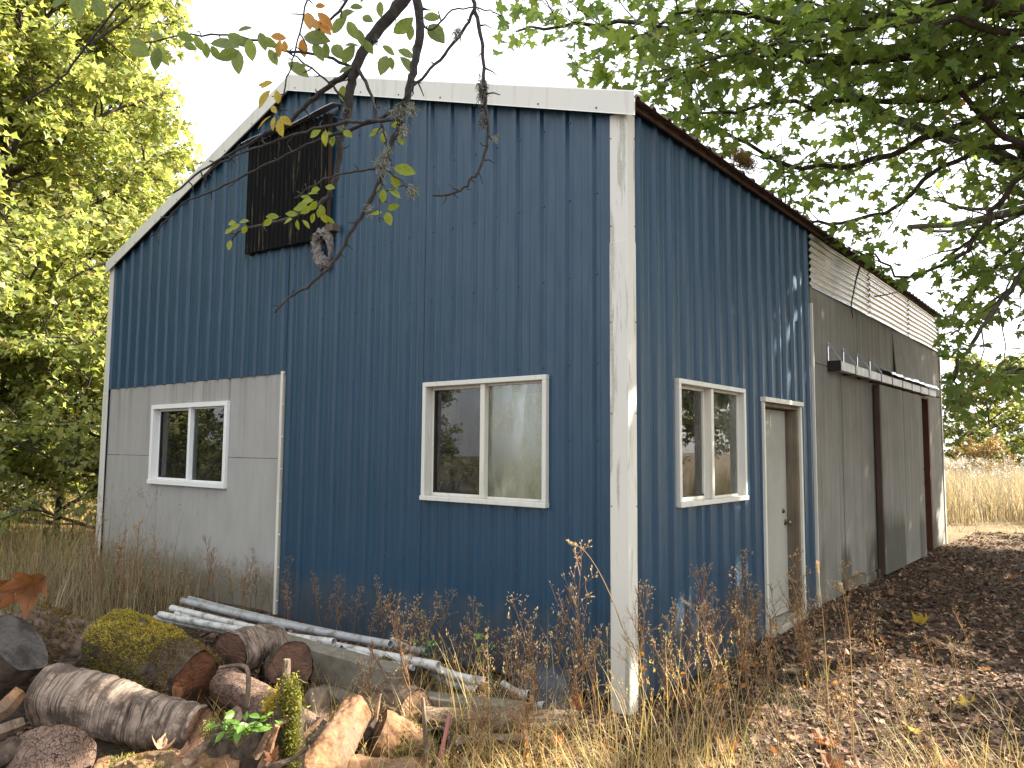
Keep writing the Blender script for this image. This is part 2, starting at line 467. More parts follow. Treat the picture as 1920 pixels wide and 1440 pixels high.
WIN1 = (-6.384, -4.757, 1.215, 2.128)
WIN2 = (-1.872, -0.632, 1.238, 2.178)
WINS = (0.677, 1.913, 1.238, 2.172)
DOOR = (2.36, 3.33, -0.1, 2.13)
ROWS = (0.30, 0.78, 1.19, 1.72, 2.24, 2.86, 3.42, 3.98, 4.5)
# front: four newer sheets right of the middle seam, reaching the ground
edges = [-3.742, -2.822, -1.860, -0.952, -0.05]
for i in range(4):
    rib_sheet('wall_panel', 'f', edges[i]-0.02, edges[i+1]+0.02, 0.03, lambda u: gable(u)+0.04, [WIN2], MAT['blue'], BLD, edges[i], 0.0025*(i % 2), 0.0022, i, ROWS)
# front: older, more buckled sheets above the grey plywood
edges = [-7.56, -6.62, -5.70, -4.78, -3.80]
for i in range(4):
    rib_sheet('wall_panel', 'f', edges[i]-0.02, edges[i+1]+0.02, 2.365, lambda u: gable(u)+0.04, [], MAT['blue_old'], BLD, edges[i], 0.010+0.0025*(i % 2), 0.005, i+5, (2.42, 2.98, 3.55, 4.1, 4.6))
# side sheets
edges = [0.06, 1.12, 2.03, 2.86, 3.765]
for i in range(4):
    rib_sheet('wall_panel', 's', edges[i]-0.02, edges[i+1]+0.02*(i < 3), 0.0, lambda u: 4.03, [WINS, (DOOR[0]+.03, DOOR[1]-.03, -1, 2.1)], MAT['blue'], BLD, edges[i]+0.1, 0.0025*(i % 2), 0.002, i+9, ROWS)
# left and rear sheets (out of sight)
rib_sheet('left_wall_sheet', 'l', 0.0, BL, 0.0, lambda u: 4.0, [], MAT['blue'], BLD, 0.0)
rib_sheet('rear_wall_sheet', 'r', -BW, 0.0, 0.0, lambda u: gable(u)+0.04, [], MAT['blue'], BLD, 0.0)

# grey painted plywood sheets, lower left of the gable end
def ply(rects, mat=MAT['grey_ply'], ax='f', w0=-0.014, w1=0.004, name='plywood_panel'):
    mb = MB()
    for u0, u1, z0, z1 in rects: abox(mb, ax, u0, u1, w0, w1, z0, z1)
    return mb.build(name, mat, BLD)
ply([(-7.56, -6.386, 1.541, 2.372), (-6.386, -6.259, 2.10, 2.372)])
ply([(-7.56, -6.386, 0.03, 1.536), (-6.386, -6.236, 0.03, 1.24)], w1=0.0055)
ply([(-6.255, -4.771, 2.10, 2.372)], w1=0.006)
ply([(-6.232, -4.955, 0.03, 1.24)], w1=0.003)
ply([(-4.766, -3.842, 1.541, 2.372)], w1=0.004)
ply([(-4.754, -3.842, 0.03, 1.536), (-4.951, -4.754, 0.03, 1.24)], w1=0.0065)
mb = MB(); abox(mb, 'f', -3.842, -3.806, -0.01, 0.03, 0.03, 2.385, 0.003); o = mb.build('edge_strip', MAT['cream'], BLD)
mb = MB()
for z in np.arange(0.2, 2.4, 0.31): mb.tube([(-3.785, -0.02, z), (-3.785, -0.03, z)], [0.008, 0.006], 6)
tag(mb.build('screws', MAT['screw_white'], o), kind='stuff')

# corner trims
def corner_trim(parts):
    for z0, z1, e, mt in parts:
        mb = MB()
        mb.box((-0.104-e, -0.036-e, z0), (0.030+e, -0.026, z1), 0.003)
        mb.box((0.018, -0.0265, z0), (0.030+e, 0.072+e, z1), 0.003)
        o = mb.build('corner_trim', mt, BLD)
        m2 = MB()
        for z in np.arange(z0+0.12, z1, 0.61):
            m2.tube([(-0.094, -0.035-e, z), (-0.094, -0.041-e, z)], [0.005, 0.004], 6)
            m2.tube([(0.029+e, 0.062, z), (0.034+e, 0.062, z)], [0.005, 0.004], 6)
        tag(m2.build('screws', MAT['screw'], o), kind='stuff')
corner_trim([(-0.06, 3.045, 0.003, MAT['white_dirty']), (3.035, 3.93, 0.0, MAT['white_dirty'])])
for z0, z1, e in ((-0.02, 2.315, 0.003), (2.31, 3.97, 0.0)):
    mb = MB(); mb.box((-7.66-e, -0.045-e, z0), (-7.545+e, -0.03, z1), 0.003); mb.box((-7.66-e, -0.031, z0), (-7.648, 0.10, z1), 0.003)
    mb.build('corner_trim', MAT['white'], BLD)

# roof sheets (twelve each side), ribbed along the slope, and rake trim
def roof_sheets():
    n = 12; w = (BL+0.10)/n
    pr = []
    for k in range(5):
        c = k*w/4
        for du, h in ((-0.03, 0), (-0.014, 0.022), (0.014, 0.022), (0.03, 0)): pr.append((c+du, h))
    pr = np.array([p for p in pr if -0.0301 <= p[0] <= w+0.0301])
    for side in (1, -1):
        V, F = [], []
        ts = np.linspace(0, 1, 5)
        for u, h in pr:
            for t in ts:
                d = t*(3.8+0.13); x = PKX+side*d; z = 5.292-SLOPE*d
                V.append((x, u, z+h+0.02)); V.append((x, u, z+h+0.012))
        m = len(ts)*2
        for i in range(len(pr)-1):
            for j in range(len(ts)-1):
                a = i*m+j*2; F.append((a, a+2, a+m+2, a+m)); F.append((a+1, a+m+1, a+m+3, a+3))
            a = i*m+m-2; F.append((a, a+1, a+m+1, a+m))
        me = None
        for k in range(n):
            if me is None:
                o = mk('roof_panel', V, F, MAT['roof'], BLD); me = o.data
            else:
                o = bpy.data.objects.new('roof_panel', me); COL.objects.link(o); o.parent = BLD
            o.location = (0, -0.05+k*w, 0.003*(k % 2))
    mb = MB()
    mb.obox((PKX, -0.045, 5.335), (PKX, BL+0.05, 5.335), 0.34, 0.012); mb.build('ridge_cap', MAT['white'], BLD)
    for side, xe in ((1, 0.115), (-1, -7.705)):
        V = []
        for x in (PKX, xe):
            zb = 5.186-SLOPE*abs(x-PKX)
            # trim leans out a little at its lower lip
            for y, z in ((-0.092, -0.004), (-0.084, 0.006), (-0.080, 0.160), (-0.07, 0.172), (0.03, 0.178), (0.03, 0.170), (-0.066, 0.152), (-0.074, 0.0)):
                V.append((x, y, zb+z))
        F = [(i, (i+1) % 8, 8+(i+1) % 8, 8+i) for i in range(8)]+[tuple(range(8))[::-1], tuple(range(8, 16))]
        o = mk('rake_trim', V, F, MAT['white'], BLD)
        mb = MB()
        for d in np.arange(0.12, 3.8, 0.5):
            x = PKX+side*d; z = 5.186-SLOPE*d+0.03; mb.tube([(x, -0.078, z), (x, -0.088, z)], [0.008, 0.007], 6)
        tag(mb.build('screws', MAT['screw'], o), kind='stuff')
        # small lip catching light under the trim
    for x, s in ((0.085, 1), (-7.685, -1)):
        mb = MB(); mb.obox((x-0.03*s, -0.04, 3.975), (x-0.03*s, BL, 3.975), 0.02, 0.05); mb.build('eave_board', MAT['wood_dark'], BLD)
    mb = MB(); mb.box((-7.5, 0.12, 3.80), (-0.1, BL-0.1, 3.83)); mb.build('ceiling_board', MAT['dark'], BLD)
roof_sheets()

# linings and floor that close the inside
def lining(ax, u0, u1, z0, z1, holes, w0=-0.16, w1=-0.11, mat=MAT['dark']):
    xs = sorted({u0, u1, *[h[0] for h in holes], *[h[1] for h in holes]}); mb = MB()
    for a, b in zip(xs[:-1], xs[1:]):
        m = (a+b)/2; zz = z0
        for h in sorted(holes, key=lambda h: h[2]):
            if h[0] <= m <= h[1]:
                if h[2] > zz: abox(mb, ax, a, b, w0, w1, zz, h[2])
                zz = h[3]
        if z1 > zz: abox(mb, ax, a, b, w0, w1, zz, z1)
    return mb.build('inner_lining', mat, BLD)
GAP = (8.48, 9.56, 0.12, 2.50)
lining('f', -7.45, -0.17, 0.0, 3.78, [WIN1, WIN2])
lining('s', 0.17, BL-0.17, 0.0, 3.78, [WINS, (2.4, 3.29, 0.0, 2.07), GAP])
lining('l', 0.17, BL-0.17, 0.0, 3.78, [])
lining('r', -7.45, -0.17, 0.0, 3.78, [])
mb = MB(); mb.box((-7.4, 0.2, 0.10), (-0.2, BL-0.2, 0.14)); mb.build('inner_floor', MAT['dark'], BLD)
mb = MB(); mb.box((-7.4, 4.2, 0.14), (-0.2, 4.26, 3.78)); mb.build('partition_wall', MAT['interior_warm'], BLD)
mb = MB(); mb.box((-2.9, 0.2, 0.14), (-2.84, 4.18, 3.78)); mb.build('partition_wall', MAT['interior_warm'], BLD)

# windows: frame, sashes, panes, screen
def window(ax, r, mull, fmat, smat, glass_l, glass_r, screen=True, fw=0.036, label=None):
    u0, u1, z0, z1 = r; e = empty('window', amap(ax, (u0+u1)/2, 0, z0)); e.parent = BLD
    if label: e['label'] = label
    rel = amap(ax, (u0+u1)/2, 0, z0)
    def part(name, boxes, mat, ch=0.003):
        m = MB()
        for b in boxes: abox(m, ax, *b, ch)
        return m.build(name, mat, e, rel=rel)
    part('frame', [(u0, u1, -0.10, 0.042, z1-fw, z1), (u0-0.004, u1+0.004, -0.10, 0.052, z0, z0+fw), (u0, u0+fw, -0.10, 0.042, z0+fw, z1-fw), (u1-fw, u1, -0.10, 0.042, z0+fw, z1-fw)], fmat)
    a, b, c, d = u0+fw, u1-fw, z0+fw, z1-fw
    part('mullion', [(mull-0.022, mull+0.022, -0.075, 0.022, c, d)], smat)
    s = 0.024
    part('sash', [(a, mull-0.022, -0.07, -0.035, d-s, d), (a, mull-0.022, -0.07, -0.035, c, c+s), (a, a+s, -0.07, -0.035, c+s, d-s), (mull-0.046, mull-0.022, -0.07, -0.035, c+s, d-s)], smat, 0.002)
    part('sash', [(mull+0.022, b, -0.045, -0.012, d-s*.7, d), (mull+0.022, b, -0.045, -0.012, c, c+s*.7), (b-s*.7, b, -0.045, -0.012, c+s*.7, d-s*.7)], smat, 0.002)
    part('pane', [(a+s, mull-0.046, -0.057, -0.053, c+s, d-s)], glass_l, 0)
    part('pane', [(mull+0.022, b-s*.7, -0.031, -0.027, c+s*.7, d-s*.7)], glass_r, 0)
    if screen:
        part('screen', [(a+s, a+s+0.02, -0.052, -0.040, c+s, d-s), (a+s+0.02, mull-0.046, -0.050, -0.040, c+s, c+s+0.015)], MAT['black_metal'], 0)
    return e
w1 = window('f', WIN1, -5.545, MAT['white_clean'], MAT['white_clean'], MAT['glass'], MAT['glass'], fw=0.05)
w2 = window('f', WIN2, -1.245, MAT['white'], MAT['cream'], MAT['glass_dusty'], MAT['glass_boardlight'])
w3 = window('s', WINS, 1.285, MAT['white'], MAT['cream'], MAT['glass_dusty'], MAT['glass_dirty'])

# green sticker in the grey wall's window
def build_card():
    r = (-5.20, -5.03, 1.36, 1.60)
    t = NT('green_card'); sx = sep(t)
    n = t.noise(14, 2, vec=t.mapp((1.0, 1, 0.6)), dist=1.5)
    f = t.ramp(n, [(0.485, 0.0), (0.50, 1.0), (0.52, 1.0), (0.535, 0.0)])
    t.col(t.mix(t.math('MULTIPLY', f, 0.6), (0.02, 0.20, 0.06), (0.30, 0.52, 0.30))).set(rough=0.5)
    mb = MB(); abox(mb, 'f', r[0], r[1], -0.045, -0.043, r[2], r[3])
    tag(mb.build('card', t.m), 'green card with pale scribbles behind the left window glass', 'card')
build_card()
# things standing just inside the windows
mb = MB(); V = []
mb.obox((-0.83, 0.21, 0.14), (-0.83, 0.30, 2.08), 0.66, 0.02, (0, 1, 0)); tag(mb.build('leaning_board', MAT['pale_board']), 'pale greenish board leaning inside the right front window', 'board')
mb = MB(); mb.box((-1.85, 0.18, 1.20), (-0.65, 0.34, 1.235)); mb.build('inner_sill', MAT['wood_dark'], BLD)
def carton(x, y, z, w, h, d, label):
    e = empty('carton', (x, y, z), label, 'box')
    m = MB(); m.box((-w/2, -d/2, 0), (w/2, d/2, h), 0.003); m.build('body', m_plain('carton_grey', (0.33, 0.32, 0.31), 0.7), e)
    m = MB(); m.box((-w/2+.01, -d/2-0.002, h*.45), (w/2-.01, -d/2-0.0005, h-.01)); m.build('label_band', m_plain('carton_dark', (0.04, 0.045, 0.055), 0.6), e)
carton(-1.24, 0.20, 1.236, 0.20, 0.17, 0.05, 'small grey printed carton on the sill inside the right front window')
mb = MB(); mb.tube(spline([(-1.72, .22, 1.236), (-1.71, .22, 1.29), (-1.70, .22, 1.34), (-1.70, .22, 1.37)], 3), [.02]*4+[.03]*3+[.02]*2+[.012], 10)
tag(mb.build('orange_bottle', m_plain('orange_plastic', (0.40, 0.07, 0.03), 0.4)), 'small orange bottle on the sill inside the right front window', 'bottle')
mb = MB(); mb.box((-0.36, 0.62, 0.14), (-0.33, 1.95, 1.98)); tag(mb.build('brown_board', MAT['interior_warm']), 'brown board standing inside the side window', 'board')

# entrance door
def build_door():
    e = empty('door', (-0.1, 2.8, 0.09)); e.parent = BLD; rel = (-0.1, 2.8, 0.09)
    m = MB(); m.box((-0.14, 2.415, 0.10), (-0.10, 3.245, 2.045), 0.003); m.build('door_leaf', MAT['door'], e, rel=rel)
    for z, y, r in ((1.068, 3.13, 0.024), (0.955, 3.185, 0.03)):
        m = MB(); n = 0.055 if z < 1 else 0.02
        m.tube([(-0.10, y, z), (-0.092, y, z)], [r, r*0.9], 14)
        if z < 1: m.tube(spline([(-0.092, y, z), (-0.075, y, z), (-0.06, y, z), (-0.045, y, z), (-0.038, y, z)], 2), [.012, .012, .012, .016, .022, .027, .026, .02, .01], 12)
        else: m.tube([(-0.092, y, z), (-0.080, y, z)], [0.014, 0.012], 10)
        m.build('knob' if z < 1 else 'deadbolt', MAT['brass'], e, True, rel=rel)
    m = MB(); m.box((-0.098, 2.82, 1.87), (-0.0965, 2.86, 1.99)); m.build('notice', m_plain('old_notice', (0.50, 0.47, 0.33), 0.8), e, rel=rel)
    f = empty('door_frame', (0, 2.8, 0.05)); f.parent = BLD; rel = (0, 2.8, 0.05)
    m = MB(); m.box((-0.14, 3.25, 0.06), (0.012, 3.30, 2.05), 0.002); m.box((-0.14, 2.365, 0.06), (0.012, 2.41, 2.05), 0.002); m.box((-0.14, 2.365, 2.052), (0.012, 3.30, 2.085), 0.002); m.build('jamb', MAT['wood_jamb'], f, rel=rel)
    for y0, y1 in ((3.302, 3.345), (2.335, 2.363)):
        m = MB(); m.box((-0.01, y0, 0.03), (0.036, y1, 2.085), 0.003); m.build('casing', MAT['cream'], f, rel=rel)
    m = MB(); m.box((-0.01, 2.33, 2.088), (0.055, 3.35, 2.132), 0.003); m.build('head_casing', MAT['cream'], f, rel=rel)
    m = MB(); m.box((-0.14, 2.36, 0.0), (0.06, 3.32, 0.085), 0.006); m.build('threshold', m_plain('threshold_concrete', (0.28, 0.25, 0.2), 0.9, bump=.3), f, rel=rel)
build_door()

# weathered plywood cladding of the rear half, side wall
def splank(rects, w0=-0.012, w1=0.010): return ply(rects, MAT['brown_ply'], 's', w0, w1)
splank([(3.768, 4.775, 0.07, 2.575)], w1=0.008)
splank([(4.781, 6.34, 0.13, 2.575)], w1=0.012)
splank([(6.345, 8.475, 0.12, 2.575)], w1=0.004)
splank([(9.56, 10.60, 0.10, 2.575), (8.48, 9.56, 2.50, 2.575)], w1=0.010)
splank([(3.768, 5.50, 2.581, 3.385)], w1=0.010)
splank([(5.505, 7.30, 2.581, 3.385)], w1=0.013)
# the upper far sheet is loose: its near lower corner stands off the wall
V = []
for u, z, w in ((7.306, 2.60, 0.06), (8.4, 2.60, 0.03), (10.60, 2.60, 0.012), (10.60, 3.385, 0.010), (8.4, 3.385, 0.012), (7.306, 3.385, 0.012)):
    V.append(amap('s', u, w, z)); V.append(amap('s', u, w-0.012, z))
F = [(0, 2, 8, 10), (2, 4, 6, 8), (1, 11, 9, 3), (3, 9, 7, 5), (0, 1, 3, 2), (2, 3, 5, 4), (4, 5, 7, 6), (6, 7, 9, 8), (8, 9, 11, 10), (10, 11, 1, 0)]
mk('plywood_panel', V, F, MAT['brown_ply'], BLD)['label'] = 'loose plywood sheet standing off the wall at its lower corner'
mb = MB(); abox(mb, 's', 3.757, 3.775, 0.0, 0.034, 0.0, 3.2, 0.002); mb.build('edge_strip', MAT['cream'], BLD)
mb = MB(); abox(mb, 's', 10.60, 10.655, -0.05, 0.03, 0.0, 3.98, 0.003); mb.build('corner_post', MAT['white_dirty'], BLD)
mb = MB(); abox(mb, 's', 4.62, 5.35, 0.012, 0.075, 0.12, 0.23, 0.004); mb.build('skirt_block', MAT['wood_jamb'], BLD)
mb = MB(); abox(mb, 's', 5.36, 6.30, 0.013, 0.035, 0.03, 0.17, 0.004); mb.build('skirt_board', MAT['brown_ply'], BLD)
mb = MB(); abox(mb, 's', 5.98, 6.22, 0.037, 0.06, 0.03, 0.19, 0.004); mb.build('skirt_block', MAT['wood_dark'], BLD)
# red-brown board inside the open gap
mb = MB(); abox(mb, 's', 8.5, 10.3, -0.52, -0.48, 0.14, 1.28); abox(mb, 's', 8.5, 10.3, -0.50, -0.47, 1.30, 2.6); mb.build('inner_board', MAT['wood_red'], BLD)
mb = MB(); abox(mb, 's', 9.50, 9.575, -0.11, 0.02, 0.10, 2.52); mb.build('gap_jamb', MAT['wood_red'], BLD)
# sliding door on its track
sd = empty('sliding_door', (0, 7.3, 0.12)); sd.parent = BLD; rel = (0, 7.3, 0.12)
for a, b, w in ((6.11, 7.32, 0.112), (7.326, 8.54, 0.114)):
    m = MB(); abox(m, 's', a, b, 0.098, w, 0.12, 2.50); m.build('door_sheet', MAT['brown_ply'], sd, rel=rel)
for u0, u1, z0, z1 in ((6.11, 6.20, 0.12, 2.50), (8.46, 8.54, 0.12, 2.50), (6.20, 8.46, 2.40, 2.50), (6.20, 8.46, 0.12, 0.22)):
    m = MB(); abox(m, 's', u0+.001, u1-.001, 0.03, 0.097, z0+.001, z1-.001); m.build('door_rail', MAT['wood_dark'], sd, rel=rel)
m = MB(); m.tube(spline([(0.114, 8.49, 1.18), (0.15, 8.50, 1.20), (0.158, 8.50, 1.29), (0.15, 8.50, 1.38), (0.114, 8.49, 1.40)], 4), 0.006, 6); m.build('pull_handle', MAT['black_metal'], sd, rel=rel)
tr = empty('door_track', (0, 6.9, 2.52)); tr.parent = BLD; rel = (0, 6.9, 2.52)
ed = np.linspace(4.30, 9.48, 10)
for i in range(9):
    m = MB(); abox(m, 's', ed[i]+0.006, ed[i+1]-0.006, 0.075, 0.15, 2.53, 2.63, 0.004); m.build('track_box', m_plain('track_white', (0.46, 0.46, 0.44), 0.5, 0, 0.35, 6) if i == 0 else bpy.data.materials['track_white'], tr, rel=rel)
    m = MB(); abox(m, 's', ed[i]-0.012, ed[i]+0.012, 0.014, 0.155, 2.522, 2.638); m.build('bracket', MAT['black_metal'], tr, rel=rel)
for i in range(4):
    m = MB(); u = ed[i]
    m.obox((0.016, u, 2.83), (0.15, u, 2.645), 0.02, 0.006, (0, 1, 0)); m.obox((0.020, u, 2.63), (0.020, u, 2.84), 0.02, 0.006, (1, 0, 0)); m.build('brace', MAT['galv'], tr, rel=rel)
# bent flashing over the track
us = np.linspace(6.38, 9.52, 24); V, F = [], []
for i, u in enumerate(us):
    j = 0.012*math.sin(i*1.9)+0.008*math.sin(i*0.7)
    for w, z in ((0.020, 2.75), (0.10, 2.71+j), (0.19+j, 2.675+j*.6), (0.20+j, 2.648)): V.append(amap('s', u, w, z))
for i in range(len(us)-1):
    for k in range(3): F.append((i*4+k, i*4+k+1, i*4+k+5, i*4+k+4))
mk('flashing', V, F, MAT['galv'], BLD)
# corrugated galvanised strip under the eave (three sheets)
def galv_sheet(u0, u1, off, seed):
    nu, nz = 46, 90; V, F = [], []
    for i in range(nu):
        u = u0+(u1-u0)*i/(nu-1)
        for k in range(nz):
            z = 3.372+0.63*k/(nz-1)
            warp = 0.018*math.sin(u*1.5+0.7+seed)+0.010*math.sin(u*3.7+2*seed)
            ph = 2*math.pi*(z+0.35*warp)/0.0715
            w = 0.022+off+0.0105*math.sin(ph)+0.014*float(vnoise(u*.8, z*1.2, 1.0, seed))
            V.append(amap('s', u, w, z+0.5*warp*(0.3 if k < 3 else 1)))
    for i in range(nu-1):
        for k in range(nz-1): a = i*nz+k; F.append((a, a+nz, a+nz+1, a+1))
    return mk('galvanised_sheet', V, F, MAT['galv'], BLD, True)
galv_sheet(3.775, 6.15, 0.0, 0); galv_sheet(6.05, 8.4, 0.004, 1); galv_sheet(8.3, 10.62, 0.0, 2)

# dark corrugated panel high on the gable, its batten and bracket stub
def build_vent():
    n = 150; V, F = [], []
    for i in range(n):
        t = i/(n-1); u = -4.47+1.345*t
        w = 0.075+0.018*math.sin(2*math.pi*u/0.0715)
        zt, zb = 4.80-0.03*t, 3.632-0.05*t
        for k in range(5):
            z = zb+(zt-zb)*k/4; V.append(amap('f', u, w, z))
    for i in range(n-1):
        for k in range(4): a = i*5+k; F.append((a, a+5, a+6, a+1))
    e = empty('gable_vent_cover', (-3.8, 0, 3.6)); e.parent = BLD
    mk('corrugated_sheet', V, F, MAT['vent'], e, True, rel=(-3.8, 0, 3.6))
    V, F = [], []
    for i in range(14):
        t = i/13; u = -4.50+1.50*t; z = 4.80-0.02*t+0.015*math.sin(t*9)+0.06*max(0, t-.8)*2
        for w, dz in ((0.03, 0.03), (0.15, 0.0), (0.15, -0.008), (0.03, 0.022)): V.append(amap('f', u, w, z+dz))
    for i in range(13):
        for k in range(4): F.append((i*4+k, i*4+(k+1) % 4, i*4+4+(k+1) % 4, i*4+4+k))
    F += [(0, 1, 2, 3), (52, 53, 54, 55)]
    mk('batten', V, F, m_plain('batten_metal', (0.32, 0.33, 0.36), 0.4, 0.3), e, rel=(-3.8, 0, 3.6))
    for u in (-4.42, -3.17):
        m = MB(); abox(m, 'f', u-0.02, u+0.02, 0.015, 0.062, 3.62, 4.78); m.build('stand_off', MAT['wood_dark'], e, rel=(-3.8, 0, 3.6))
    m = MB(); abox(m, 'f', -3.13, -3.02, 0.01, 0.09, 3.63, 3.70, 0.004); m.build('bracket_stub', MAT['wood_jamb'], e, rel=(-3.8, 0, 3.6))
build_vent()
def build_nest():
    e = empty('mud_nest', (-3.2, 0, 3.35), 'torn grey horseshoe-shaped mud nest below the dark gable panel', 'nest')
    t = NT('nest_mud'); n = t.noise(40, 6, 0.7)
    t.col(t.mix(n, (0.07, 0.06, 0.055), (0.27, 0.24, 0.22))).set(rough=0.95); t.bump(n, 1.0, 0.02)
    pts = spline([(-3.13, -0.045, 3.36), (-3.21, -0.05, 3.36), (-3.27, -0.05, 3.45), (-3.30, -0.05, 3.57), (-3.23, -0.055, 3.64), (-3.13, -0.05, 3.60), (-3.10, -0.045, 3.47), (-3.13, -0.04, 3.38)], 6)
    L = len(pts); r = np.interp(np.linspace(0, 1, L), [0, .15, .3, .55, .7, .85, 1], [.05, .06, .05, .05, .055, .02, .012])
    V, F = tube_arr(pts, r, 18, 0.28); mk('nest_wall', V, F, t.m, e, False, rel=(-3.2, 0, 3.35))
build_nest()
# moss clump on the eave
# ------------------------------------------------------------------ leaf shapes
def maple_template():
    half = [(0.05, -0.03), (0.20, -0.10), (0.40, -0.06), (0.30, 0.10), (0.42, 0.16), (0.60, 0.40), (0.36, 0.40), (0.20, 0.44), (0.24, 0.62), (0.13, 0.70)]
    pts = [(0, 0.02)]+half+[(0, 1.0)]+[(-x, y) for x, y in reversed(half)]
    V = [(0, 0.32, 0.0)]
    for x, y in pts: V.append((x, y, 0.10*abs(x)-0.22*max(0, y-0.45)**2-0.10*x*x))
    n = len(pts); F = [(0, 1+i, 1+(i+1) % n) for i in range(n)]
    return np.array(V), np.array(F)
def maple_simple():
    pts = [(0, 0), (0.38, -0.06), (0.28, 0.14), (0.58, 0.38), (0.22, 0.46), (0, 1.0), (-0.22, 0.46), (-0.58, 0.38), (-0.28, 0.14), (-0.38, -0.06)]
    V = [(x, y, 0.14*abs(x)-0.18*max(0, y-0.4)) for x, y in pts]
    F = [(0, 1, 2), (2, 3, 4), (4, 5, 6), (6, 7, 8), (8, 9, 0), (0, 2, 8), (2, 4, 8), (4, 6, 8)]
    return np.array(V), np.array(F)
def oval_template():
    ys = [0, 0.12, 0.32, 0.55, 0.78, 0.92, 1.0]; ws = [0.0, 0.14, 0.25, 0.27, 0.18, 0.07, 0.0]
    V = []; F = []
    for y, w in zip(ys, ws):
        z = -0.18*(y-0.3)**2
        V += [(-w, y, z+0.22*w), (0, y, z), (w, y, z+0.22*w)]
    for i in range(len(ys)-1):
        a = i*3
        for k in range(2):
            F.append((a+k, a+k+1, a+k+4)); F.append((a+k, a+k+4, a+k+3))
    V.append((0, -0.16, 0.03)); V.append((0.012, 0.02, 0.0)); V.append((-0.012, 0.02, 0)); n = len(V); F.append((n-3, n-2, n-1))
    return np.array(V), np.array(F)
def maple_tiny():
    V = [(0, 0, 0), (0.55, 0.25, 0.10), (0.20, 0.50, 0.0), (0, 1.0, -0.12), (-0.20, 0.50, 0.0), (-0.55, 0.25, 0.10)]
    return np.array(V), np.array([(0, 1, 2), (0, 2, 4), (2, 3, 4), (0, 4, 5)])
MAPLE_T = maple_tiny()
MAPLE, MAPLE_S, OVAL = maple_template(), maple_simple(), oval_template()
LEAF_SUNNY = m_leaf('maple_leaf_sunny', [(0.0, (0.15, 0.19, 0.06)), (0.35, (0.21, 0.25, 0.085)), (0.7, (0.27, 0.30, 0.11)), (0.96, (0.33, 0.33, 0.14)), (1.0, (0.34, 0.23, 0.10))], 1.6, 0.58, 0.4)  # paler copy of the maple leaf with sunlight put into its colour
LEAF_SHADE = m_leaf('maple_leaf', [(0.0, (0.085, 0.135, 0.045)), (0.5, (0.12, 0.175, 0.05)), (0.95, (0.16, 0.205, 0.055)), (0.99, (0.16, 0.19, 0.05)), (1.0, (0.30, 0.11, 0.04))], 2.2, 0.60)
LEAF_CHERRY = m_leaf('cherry_leaf_green', [(0.0, (0.12, 0.165, 0.055)), (1.0, (0.18, 0.225, 0.08))], 1.8, 0.6)
LEAF_LIME = m_leaf('cherry_leaf_lime', [(0.0, (0.16, 0.21, 0.02)), (1.0, (0.24, 0.26, 0.03))], 1.5, 0.45)
LEAF_YELLOW = m_leaf('cherry_leaf_yellow', [(0.0, (0.36, 0.28, 0.03)), (1.0, (0.42, 0.33, 0.05))], 1.3, 0.45)
LEAF_ORANGE = m_leaf('cherry_leaf_orange', [(0.0, (0.42, 0.19, 0.04)), (1.0, (0.46, 0.25, 0.06))], 1.3, 0.45)
LEAF_FAR = m_leaf('far_leaf', [(0.0, (0.10, 0.13, 0.03)), (0.6, (0.15, 0.18, 0.05)), (1.0, (0.22, 0.21, 0.07))], 1.7, 0.4)
LEAF_RUST = m_leaf('rust_leaf', [(0.0, (0.28, 0.12, 0.03)), (1.0, (0.40, 0.20, 0.05))], 1.5, 0.4)
LEAF_RUSTPALE = m_leaf('rust_leaf_pale', [(0.0, (0.20, 0.14, 0.05)), (0.6, (0.30, 0.18, 0.07)), (1.0, (0.22, 0.20, 0.07))], 1.4, 0.4)  # rust leaf dulled, distance haze put into the colour
def m_barkdark():
    t = NT('mossy_bark'); n = t.noise(9, 6, 0.7, vec=t.mapp((1, 1, .4))); n2 = t.noise(30, 4)
    c = t.mix(t.ramp(n, [(0.35, 0.0), (0.65, 1.0)]), (0.035, 0.028, 0.022), (0.095, 0.08, 0.062))
    c = t.mix(t.math('MULTIPLY', t.ramp(t.noise(4, 4), [(0.55, 0.0), (0.65, 1.0)]), 0.6), c, (0.06, 0.065, 0.02))
    t.col(c).set(rough=0.95, spec=0.15); t.bump(t.math('ADD', n, n2), 0.8, 0.015); return t.m
BARK = m_barkdark()
BARK_CH = m_plain('cherry_branch_bark', (0.030, 0.027, 0.025), 0.9, 0, 0.5, 60, 0.5)  # bark colour darkened so sunlit branches read as an unlit silhouette

